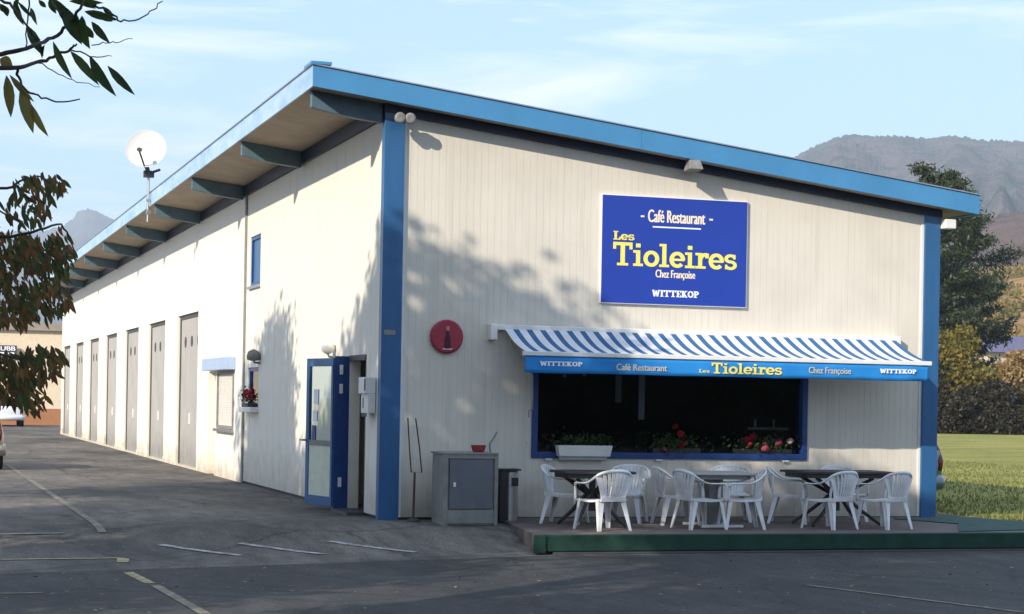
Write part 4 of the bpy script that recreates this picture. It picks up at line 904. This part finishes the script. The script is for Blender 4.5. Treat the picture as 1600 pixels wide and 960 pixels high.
tw([(-80, -30), (0, 0), (20, 10), (45, 45), (62, 62)], .008, .004)
tw([(75, -20), (85, 5), (100, 20)], .006, .004); tw([(95, -10), (135, 2), (150, 8)], .005, .004)
LV = []; LFc = []
def bigleaf(a, b, wd, tint=0, fold=.25, seedv=0):
    a = Vector(a); b = Vector(b); d = (b - a); Ln = d.length; d.normalize()
    side = d.cross(-fw + Vector((rn.uniform(-.5, .5), rn.uniform(-.5, .5), rn.uniform(-.3, .3)))).normalized(); nn = side.cross(d)
    prof = [(0, .04), (.12, .45), (.3, .9), (.5, 1), (.7, .78), (.86, .42), (1, .02)]
    k = len(LV)
    for (s, w_) in prof:
        c = a + d * (s * Ln) + nn * (math.sin(s * 3.1) * Ln * .06)
        LV.extend([c - side * wd * w_ / 2 + nn * wd * w_ * fold, c, c + side * wd * w_ / 2 + nn * wd * w_ * fold])
    for i in range(len(prof) - 1):
        for j in range(2): LFc.append((k + i * 3 + j, k + i * 3 + j + 1, k + (i + 1) * 3 + j + 1, k + (i + 1) * 3 + j))
px = DT / F
GL = [((5, 8), (12, 26), 8), ((0, 6), (10, 20), 8), ((22, 2), (37, 40), 9), ((42, 40), (68, 88), 12), ((28, 3), (54, 30), 5), ((80, -2), (100, 26), 10), ((100, 10), (128, 70), 17), ((128, 25), (141, 77), 18), ((143, 34), (172, 68), 10), ((108, 2), (162, 5), 8), ((132, 18), (186, 32), 10),
      ((83, 65), (113, 124), 10), ((110, 80), (155, 134), 11), ((140, 87), (182, 151), 14), ((168, 103), (211, 149), 10), ((78, -4), (88, 22), 9), ((150, 20), (176, 34), 8), ((60, 0), (72, 12), 6), ((88, 0), (112, 48), 12), ((118, 20), (126, 66), 12), ((120, -6), (150, 14), 10), ((70, 70), (66, 92), 6), ((30, -4), (26, 14), 7), ((135, 40), (146, 60), 10), ((48, 12), (58, 40), 6), ((160, 10), (178, 26), 7)]
for a, b, w_ in GL: bigleaf(near(*a, DT), near(*b, DT + rn.uniform(-.05, .05)), w_ * px * 1.3)
kgreen = len(LFc)
mb = MB(); mb.v = list(LV); mb.f = list(LFc)
M['greenleaf'] = leafmat('green_leaves', [(.035, .06, .02), (.06, .10, .025), (.03, .05, .018)], .4)
M['yellowleaf'] = leafmat('yellowing_leaves', [(.24, .20, .05), (.17, .15, .04), (.28, .20, .05)], .5)
mb.v = [tuple(p) for p in LV]; mb.build('foliage', M['greenleaf'], NT, fix=False)
LV = []; LFc = []
for a, b, w_ in [((10, 118), (17, 184), 13), ((15, 117), (54, 160), 8), ((32, 138), (52, 209), 15), ((48, 162), (76, 214), 10), ((0, 92), (20, 104), 14), ((-12, 110), (-4, 150), 10)]: bigleaf(near(*a, DT), near(*b, DT), w_ * px * 1.3)
mb = MB(); mb.v = [tuple(p) for p in LV]; mb.f = LFc; mb.build('foliage', M['yellowleaf'], NT, fix=False)
# the denser drooping mass lower down
LV = []; LFc = []
DM = 10.5; px = DM / F
CL = [(60, 296, 42, 20, 90), (35, 330, 30, 26, 60), (62, 335, 16, 20, 30), (85, 292, 18, 12, 30), (20, 385, 42, 22, 90), (50, 400, 48, 30, 150), (25, 440, 50, 55, 250), (85, 410, 26, 40, 75), (95, 395, 22, 40, 40), (60, 470, 45, 30, 140), (20, 495, 40, 18, 100), (88, 475, 22, 22, 40),
      (20, 575, 46, 22, 170), (62, 570, 36, 26, 110), (12, 610, 40, 28, 150), (48, 625, 26, 26, 80), (38, 598, 26, 18, 60), (88, 556, 14, 10, 9), (62, 600, 12, 22, 12), (-60, 330, 60, 70, 200), (-70, 450, 80, 90, 400), (-60, 590, 70, 60, 260), (-160, 420, 90, 150, 400)]
for (u, v, su, sv, n) in CL:
    for k in range(n):
        while True:
            a, b = rn.uniform(-1, 1), rn.uniform(-1, 1)
            if a * a + b * b < 1: break
        dep = DM + rn.uniform(-.5, .9); p = near(u + a * su, v + b * sv - 8, dep)
        if rn.random() < .28: continue
        ln = rn.uniform(13, 27) * px; an = rn.gauss(.3, .4)
        d = (rt * math.sin(an) + fw * rn.gauss(0, .35) - up * math.cos(an)).normalized()
        bigleaf(p, p + d * ln, ln * rn.uniform(.22, .34))
mb = MB(); mb.v = [tuple(p) for p in LV]; mb.f = LFc; mb.build('foliage', M['cherry'], NT, fix=False)
A1 = Vector((-7.85, -14.6, 2.2)); A2 = Vector((-7.85, -14.6, 1.5))
for pix in ([(-200, 250), (-80, 262), (0, 295), (30, 285), (60, 275), (80, 290)], [(-80, 262), (-20, 300), (0, 330), (30, 345)], [(-200, 330), (-90, 350), (0, 370), (60, 360), (95, 352), (112, 380), (118, 410)], [(-90, 350), (0, 400), (50, 420), (80, 470)], [(-100, 420), (-10, 450), (40, 480)]): tw(pix, .013, .003, DM, start=A1)
for pix in ([(-200, 480), (-80, 520), (0, 555), (50, 560), (85, 552)], [(-80, 520), (0, 590), (40, 620), (60, 650)], [(-60, 560), (20, 600), (30, 640)]): tw(pix, .012, .003, DM, start=A2)
tr.build('trunk', M['bark'], NT, smooth=True)
# its high crown
r = np.random.default_rng(5); cl = []
for k in range(16):
    d = r.normal(size=3); d /= np.linalg.norm(d); p = np.array((-8.3, -13.4, 8.0)) + d * r.uniform(.3, .75) * np.array((2.8, 2.8, 2.4)); s = r.uniform(.8, 1.2); cl.append((*p, s, s, s * .8))
quadmesh('crown', leaves_np(crownpts(cl, 9000, r), None, .16, .45, .5, r), M['cherry'], NT)

SHT = 'tall trees standing off to the left of the car park'
def shade(x, y, h, cc, cr, n, seed, label): return tree('shade_tree', label, 'tree', (x, y, g(y)), h, cr, cc, int(n * 2.2), .22, M['shadeleaf'], seed, SHT, .22, sub=46)
shade(-11.5, -8.2, 11, (-10.9, -8.3, 8.0), (3.2, 3.3, 3.2), 16000, 21, 'tall leafy tree left of the car park whose shade falls on the front wall')
shade(-12.2, .6, 11, (-11.7, .5, 7.6), (2.6, 2.9, 3.0), 7000, 22, 'leafy tree left of the car park whose shade falls by the blue entrance door')
shade(-12.0, -4.2, 9, (-11.6, -4.2, 6.0), (2.4, 2.6, 2.9), 8000, 28, 'leafy tree left of the car park whose shade falls low beside the open blue door')
shade(-14.5, -12.5, 10, (-14.2, -12.5, 6.6), (3.4, 3.4, 3.4), 9000, 23, 'broad leafy tree shading the yellow parking lines')
shade(-11.5, -18.5, 11, (-11.2, -18.3, 7.2), (3.4, 3.4, 3.2), 9000, 24, 'broad leafy tree shading the white dashes on the road')
shade(-9.9, -14.8, 12, (-9.3, -13.6, 10.3), (3.0, 2.6, 1.7), 9000, 29, 'highest leafy tree, its shade falling on the right end of the terrace')
shade(-12.0, -24.5, 12, (-11.4, -24.2, 8.0), (3.6, 3.6, 3.4), 9000, 25, 'tall leafy tree behind the viewer shading the nearest road')
shade(-8.8, -19.6, 12, (-8.6, -18.6, 9.6), (3.0, 3.0, 2.2), 8000, 26, 'high leafy tree shading the terrace and road')

# right side vegetation
def rpos(u, dep): p = CAM + ray(u, 640) * dep; return (p.x, p.y)
def conifer(base, h, rad, seed, label, n=26000):
    r = np.random.default_rng(seed); t = thing('conifer_tree', label, 'tree', base)
    x0, y0, z0 = base; tr = MB(); tr.tube([base, (x0, y0, z0 + h * .97)], [.35, .03], 8)
    P = []; nb = 74
    for k in range(nb):
        f_ = .12 + .87 * (k + .5) / nb; z = z0 + h * f_; L_ = rad * (min(1, (1 - f_) * 1.9 + .46)) * r.uniform(.42, 1.25); a = r.uniform(0, 6.283)
        if f_ > .9: L_ *= .75
        rise = .30 if f_ > .7 else .12
        e = np.array((x0 + L_ * math.cos(a), y0 + L_ * math.sin(a), z + L_ * rise)); s_ = np.array((x0, y0, z)); m_ = n // nb
        mid = (s_ + e) / 2 + np.array((0, 0, -.12 * L_)); tr.tube([tuple(s_), tuple(mid), tuple(e)], [.07, .04, .012], 4, cap=False)
        u = r.uniform(.12, 1, m_)[:, None] ** .8; q = (1 - u) ** 2 * s_ + 2 * u * (1 - u) * mid + u ** 2 * e
        wid = (.30 + .30 * (1 - u)) * (L_ ** .5) * .46
        P.append(q + r.normal(size=(m_, 3)) * np.concatenate([wid, wid, wid * .65], 1) + np.array((0, 0, -.12)))
    tr.build('trunk', M['bark'], t)
    quadmesh('crown', leaves_np(np.concatenate(P), None, .42, .32, .35, r), M['conifer'], t); return t
x, y = rpos(1462, 140); conifer((x, y, 0), 19.4, 4.3, 31, 'tall dark conifer rising behind the right end of the roof', 30000)
x, y = rpos(1508, 150); conifer((x, y, 0), 17.0, 3.6, 32, 'dark conifer with drooping boughs right of the blue post', 24000)
BG = 'autumn shrubs and trees along the far edge of the field'
def bush(u, dep, h, cr, n, m, seed, label, cz=.5, leaf=.34, name='autumn_tree'):
    x, y = rpos(u, dep); return tree(name, label, 'tree', (x, y, 0), h, cr, (x, y, h * cz), n, leaf, m, seed, BG, .12, sub=20)
bush(1485, 134, 8.6, (2.6, 2.6, 3.6), 7000, M['golden'], 41, 'golden green tree just right of the blue corner post', .56)
bush(1522, 132, 5.5, (2.6, 2.4, 2.7), 6000, M['golden'], 42, 'low yellowish bush in front of the dark conifer', .55)
bush(1555, 130, 3.6, (2.4, 2.0, 1.9), 5000, M['brownleaf'], 43, 'dark brown bush in the middle of the hedge', .5)
bush(1500, 129, 3.2, (2.6, 2.0, 1.7), 5000, M['brownleaf'], 44, 'dark brown bush below the golden tree', .5)
bush(1455, 131, 4.5, (2.4, 2.0, 2.3), 4000, M['brownleaf'], 45, 'brown bush half hidden behind the blue corner post', .5)
bush(1600, 136, 5.4, (2.6, 2.2, 2.6), 6000, M['paleleaf'], 46, 'pale orange tree at the right edge of the photo', .62)
bush(1582, 131, 3.0, (2.0, 1.6, 1.5), 4000, M['oliveleaf'], 47, 'olive bush near the right edge, beside the white shed', .5)
bush(1640, 131, 4.2, (3.0, 2.2, 2.1), 4000, M['oliveleaf'], 48, 'olive bush at the end of the hedge beyond the photo edge', .5)
hd = MB(); r = np.random.default_rng(50); pts = []
for k in range(26):
    x, y = rpos(1430 + 11 * k, 128.5 + r.uniform(-.5, 1)); c = np.array((x, y, .75)); pts.append(c + r.normal(size=(420, 3)) * np.array((.75, .6, .5)))
hg = thing('hedge', 'low dark hedge along the far edge of the field', 'hedge', (70, 92, 0)); quadmesh('hedge_leaves', leaves_np(np.concatenate(pts), None, .3, .6, 0, r), M['brownleaf'], hg)
x, y = rpos(1568, 134)
SH = thing('white_shed', 'small white shed showing through the hedge at the right', 'shed', (x, y, 0)); MB().box(x - .8, x + .5, y, y + 2, 0, 2.0).build('wall', M['white'], SH); MB().box(x - .9, x + .6, y - .1, y + 2.1, 2.0, 2.12).build('roof', M['cabside'], SH)
x, y = rpos(1590, 190)
HS = thing('house', 'pale house with bluish roof behind the trees at the right', 'house', (x, y, 0))
MB().box(x - 3.2, x + 6, y, y + 8, 0, 7.4).build('wall', mat('house_wall', (.55, .45, .36), .8), HS)
MB().prism([(x - 3.8, 7.4), (x + 6.6, 7.4), (x + 5.4, 9.0), (x - 2.6, 9.0)], 'y', y - .6, y + 8.6).build('roof', mat('slate_roof', (.16, .16, .30), .7), HS)
for dx in (-1.8, 1.2): wn = MB().box(x + dx, x + dx + 1, y - .03, y, 3.4, 4.8).build('window', M['darkgrey'], HS); MB().box(x + dx - .08, x + dx + 1.08, y - .06, y - .031, 3.3, 3.4).build('sill', M['white'], wn)
# tufts of grass at the field edge
r = np.random.default_rng(60); n = 26000
gx = 9.5 + r.uniform(0, 1, n) ** 1.6 * 16; gy = -3.0 + r.uniform(0, 1, n) * 34
P = np.stack([gx, gy, np.array([g(a) for a in gy]) - .01], 1); d = r.normal(size=(n, 3)) * .45; d[:, 2] = 1; d /= np.linalg.norm(d, axis=1)[:, None]
s = np.cross(d, r.normal(size=(n, 3))); s /= np.linalg.norm(s, axis=1)[:, None]; hh = r.uniform(.025, .075, n)[:, None]; ww = .012
V = np.stack([P - s * ww, P + s * ww, P + d * hh + s * ww * .3, P + d * hh - s * ww * .3], 1).reshape(-1, 3)
M['blade'] = leafmat('grass_blades', [(.08, .11, .02), (.13, .15, .035), (.22, .20, .06)], .3)
go = quadmesh('grass', V, M['blade'], None); tag(go, 'short green grass along the edge of the field', 'grass', kind='stuff')
# fallen leaves on the asphalt
n = 900; gx = r.uniform(-7, 8, n); gy = -3.9 - r.uniform(0, 1, n) * 9; P = np.stack([gx, gy, np.full(n, -.192)], 1)
d = r.normal(size=(n, 3)); d[:, 2] *= .1; d /= np.linalg.norm(d, axis=1)[:, None]; s = np.cross(d, np.array([[0, 0, 1.]])) + r.normal(size=(n, 3)) * .15
LL = r.uniform(.02, .07, n)[:, None]; V = np.stack([P, P + d * LL * .5 + s * LL * .3, P + d * LL, P + d * LL * .5 - s * LL * .3], 1).reshape(-1, 3)
fl = quadmesh('fallen_leaves', V, leafmat('dry_leaves', [(.02, .014, .01), (.10, .06, .03), (.26, .20, .13), (.015, .012, .01)], .1), None); tag(fl, 'scattered fallen leaves on the dark asphalt', 'leaves', kind='stuff')

# ------------------------------------------------------------ hills
def vnoise(x, y, seed=0):
    xi, yi = np.floor(x).astype(int), np.floor(y).astype(int); xf, yf = x - xi, y - yi; xf = xf * xf * (3 - 2 * xf); yf = yf * yf * (3 - 2 * yf)
    def h(a, b): q = np.sin(a * 127.1 + b * 311.7 + seed * 74.7) * 43758.5453; return q - np.floor(q)
    return (h(xi, yi) * (1 - xf) + h(xi + 1, yi) * xf) * (1 - yf) + (h(xi, yi + 1) * (1 - xf) + h(xi + 1, yi + 1) * xf) * yf
def hill(name, prof, d0, d1, m, base=0, nu=220, nv=70, rough=.06, seed=1, jag=0, power=1.0):
    """prof: bearing (as picture column) and elevation of the ridge; real terrain between distances d0 and d1, falling away behind"""
    us = np.linspace(prof[0][0], prof[-1][0], nu); el = np.interp(us, [p[0] for p in prof], [p[1] for p in prof])
    V = []
    for i, u in enumerate(us):
        rr = ray(float(u), 627.4); hd_ = Vector((rr.x, rr.y, 0)); v_h = V0 + (u - 800) * math.tan(ROLL); H = (v_h - el[i]) / F * d1 + 1.65
        for j in range(nv + 12):
            t = j / nv; D_ = d0 + (d1 - d0) * t; f_ = t ** power if t <= 1 else max(0, 1 - (t - 1) * 4)
            q = float(vnoise(np.array(u / 60. + 5), np.array(t * 5.), seed)) + .5 * float(vnoise(np.array(u / 24.), np.array(t * 13.), seed + 3)) - .75
            z = base + (H - base) * f_ + H * rough * q * math.sin(math.pi * min(1, t)) * 2 + (.8 if t > .96 else .3) * jag * (float(vnoise(np.array(u * .35), np.array(t * 40.), seed)) - .5) + jag * .6 * (float(vnoise(np.array(u * .73 + 9 * math.sin(u * .031)), np.array(t * 90.), seed)) - .5); p = Vector((CAM.x, CAM.y, 0)) + hd_ * D_; V.append((p.x, p.y, z - .5))
    k = nv + 12; fs = [(i * k + j, (i + 1) * k + j, (i + 1) * k + j + 1, i * k + j + 1) for i in range(nu - 1) for j in range(k - 1)]
    mb = MB(); mb.add(V, fs); o = mb.build(name, m, smooth=True, fix=False); tag(o, kind='structure'); return o
def hillmat(name, cols, sc, st=(1, 1, 1), bump=3, pos=None):
    m, nt, b = newmat(name); N = nt.nodes; L = nt.links
    tc = N.new('ShaderNodeTexCoord'); mp = N.new('ShaderNodeMapping'); mp.inputs['Scale'].default_value = st; L.new(tc.outputs['Object'], mp.inputs[0])
    n = N.new('ShaderNodeTexNoise'); n.inputs['Scale'].default_value = sc; n.inputs['Detail'].default_value = 12; n.inputs['Roughness'].default_value = .72; L.new(mp.outputs[0], n.inputs['Vector'])
    r = N.new('ShaderNodeValToRGB'); e = r.color_ramp.elements
    while len(e) < len(cols): e.new(.5)
    for i, c in enumerate(cols): e[i].position = .32 + .36 * i / (len(cols) - 1) if pos is None else pos[i]; e[i].color = (*c, 1)
    L.new(n.outputs[0], r.inputs[0]); L.new(r.outputs[0], b.inputs['Base Color']); b.inputs['Roughness'].default_value = 1; b.inputs['Specular IOR Level'].default_value = 0
    n2 = N.new('ShaderNodeTexNoise'); n2.inputs['Scale'].default_value = sc * 6; n2.inputs['Detail'].default_value = 6; L.new(mp.outputs[0], n2.inputs['Vector'])
    bp = N.new('ShaderNodeBump'); bp.inputs['Strength'].default_value = .9; bp.inputs['Distance'].default_value = bump; L.new(n2.outputs[0], bp.inputs['Height']); L.new(bp.outputs[0], b.inputs['Normal'])
    return m
hill('hills', [(900, 480), (1100, 330), (1225, 250), (1262, 230), (1300, 213), (1330, 209), (1365, 212), (1400, 212), (1440, 216), (1480, 211), (1530, 218), (1600, 221), (1700, 235), (1900, 260), (2200, 330)], 900, 2600, hillmat('forest_hill', [(.015, .03, .028), (.05, .06, .055), (.13, .10, .095), (.07, .06, .07)], .02, bump=8), rough=.07, seed=2, jag=4.0, nu=900)
hill('hills', [(1380, 500), (1470, 400), (1530, 345), (1560, 333), (1600, 330), (1660, 322), (1800, 330), (2200, 380)], 560, 1200, hillmat('near_forest_hill', [(.035, .03, .028), (.09, .055, .045), (.13, .08, .06), (.05, .04, .035)], .03, bump=4), rough=.05, seed=5, jag=4, nu=300)
hill('hills', [(1300, 520), (1450, 445), (1530, 420), (1600, 408), (1700, 400), (2000, 420)], 215, 520, hillmat('vineyard_slope', [(.20, .09, .035), (.33, .20, .09), (.16, .10, .04), (.40, .30, .18)], .02, st=(.3, 2.2, .3), bump=1), rough=.02, seed=7, nu=160)
hill('hills', [(-500, 380), (-200, 370), (-60, 362), (0, 364), (30, 360), (60, 362), (95, 352), (108, 342), (116, 331), (127, 326), (145, 329), (160, 337), (178, 345), (200, 380), (260, 430), (400, 470), (700, 520)], 2600, 4500, hillmat('far_mountain', [(.05, .06, .07), (.09, .09, .09), (.14, .13, .12)], .003, bump=20), rough=.05, seed=9, jag=6, nu=360)

# air ------------------------------------------------------------------------
hz = MB().box(-5600, 5600, -1600, 5600, -2.5, 500).build('haze', bpy.data.materials.new('haze_air')); tag(hz, kind='stuff'); hz['label'] = 'pale blue air between the viewer and the hills'; hz['category'] = 'haze'
m = hz.data.materials[0]; m.use_nodes = True; nt = m.node_tree; nt.nodes.clear(); oo = nt.nodes.new('ShaderNodeOutputMaterial'); pv = nt.nodes.new('ShaderNodeVolumePrincipled')
pv.inputs['Color'].default_value = (.74, .86, 1, 1); pv.inputs['Density'].default_value = .00021; pv.inputs['Anisotropy'].default_value = 0
nt.links.new(pv.outputs[0], oo.inputs['Volume'])

BT = 'unseen trees added behind the viewer to darken the window reflection'  # out-of-view tree row, added so the big window reflects something dark
lbs = ['first', 'second', 'third', 'fourth', 'fifth', 'sixth', 'seventh']
for k in range(7):
    xx = -10 + 7.5 * k
    tree('reflection_tree', lbs[k] + ' tree from the left in the unseen row added to darken window reflections', 'tree', (xx, -58 + (k % 2) * 3, -.2), 11, (5.6, 4, 5.4), (xx, -58 + (k % 2) * 3, 4.8), 9000, .7, M['shadeleaf'], 80 + k, BT, .3, sub=26)

r = np.random.default_rng(90); n = 16000
P = np.stack([r.uniform(-30, 60, n), r.uniform(-63, -61, n), -.2 + r.uniform(0, 1, n) * 5.0], 1)
hb = thing('hedge', 'unseen tall dark hedge added behind the viewer to darken the window reflection', 'hedge', (10, -62, -.2)); quadmesh('hedge_leaves', leaves_np(P, None, .9, .7, 0, r), M['brownleaf'], hb)  # unseen hedge added to close bright gaps in the window reflection
r = np.random.default_rng(91); P = []
for k in range(90):
    u = r.uniform(1470, 1760); dd_ = r.uniform(180, 500); t_ = (dd_ - 215) / 305.; rr = ray(u, 627.4)
    zz = max(0, t_) * ((V0 + (u - 800) * math.tan(ROLL) - np.interp(u, [1300, 1450, 1530, 1600, 1700, 2000], [520, 445, 420, 408, 400, 420])) / F * 520)
    c = np.array((CAM.x + rr.x * dd_, CAM.y + rr.y * dd_, zz + 1)); P.append(c + r.normal(size=(120, 3)) * np.array((1.6, 1.6, 1.1)) * r.uniform(.5, 1.2))
wd = quadmesh('orchard_scrub', leaves_np(np.concatenate(P), None, 1.0, .6, 0, r), M['golden'], None); tag(wd, 'autumn scrub scattered over the tan slope at the right', 'scrub', kind='stuff')
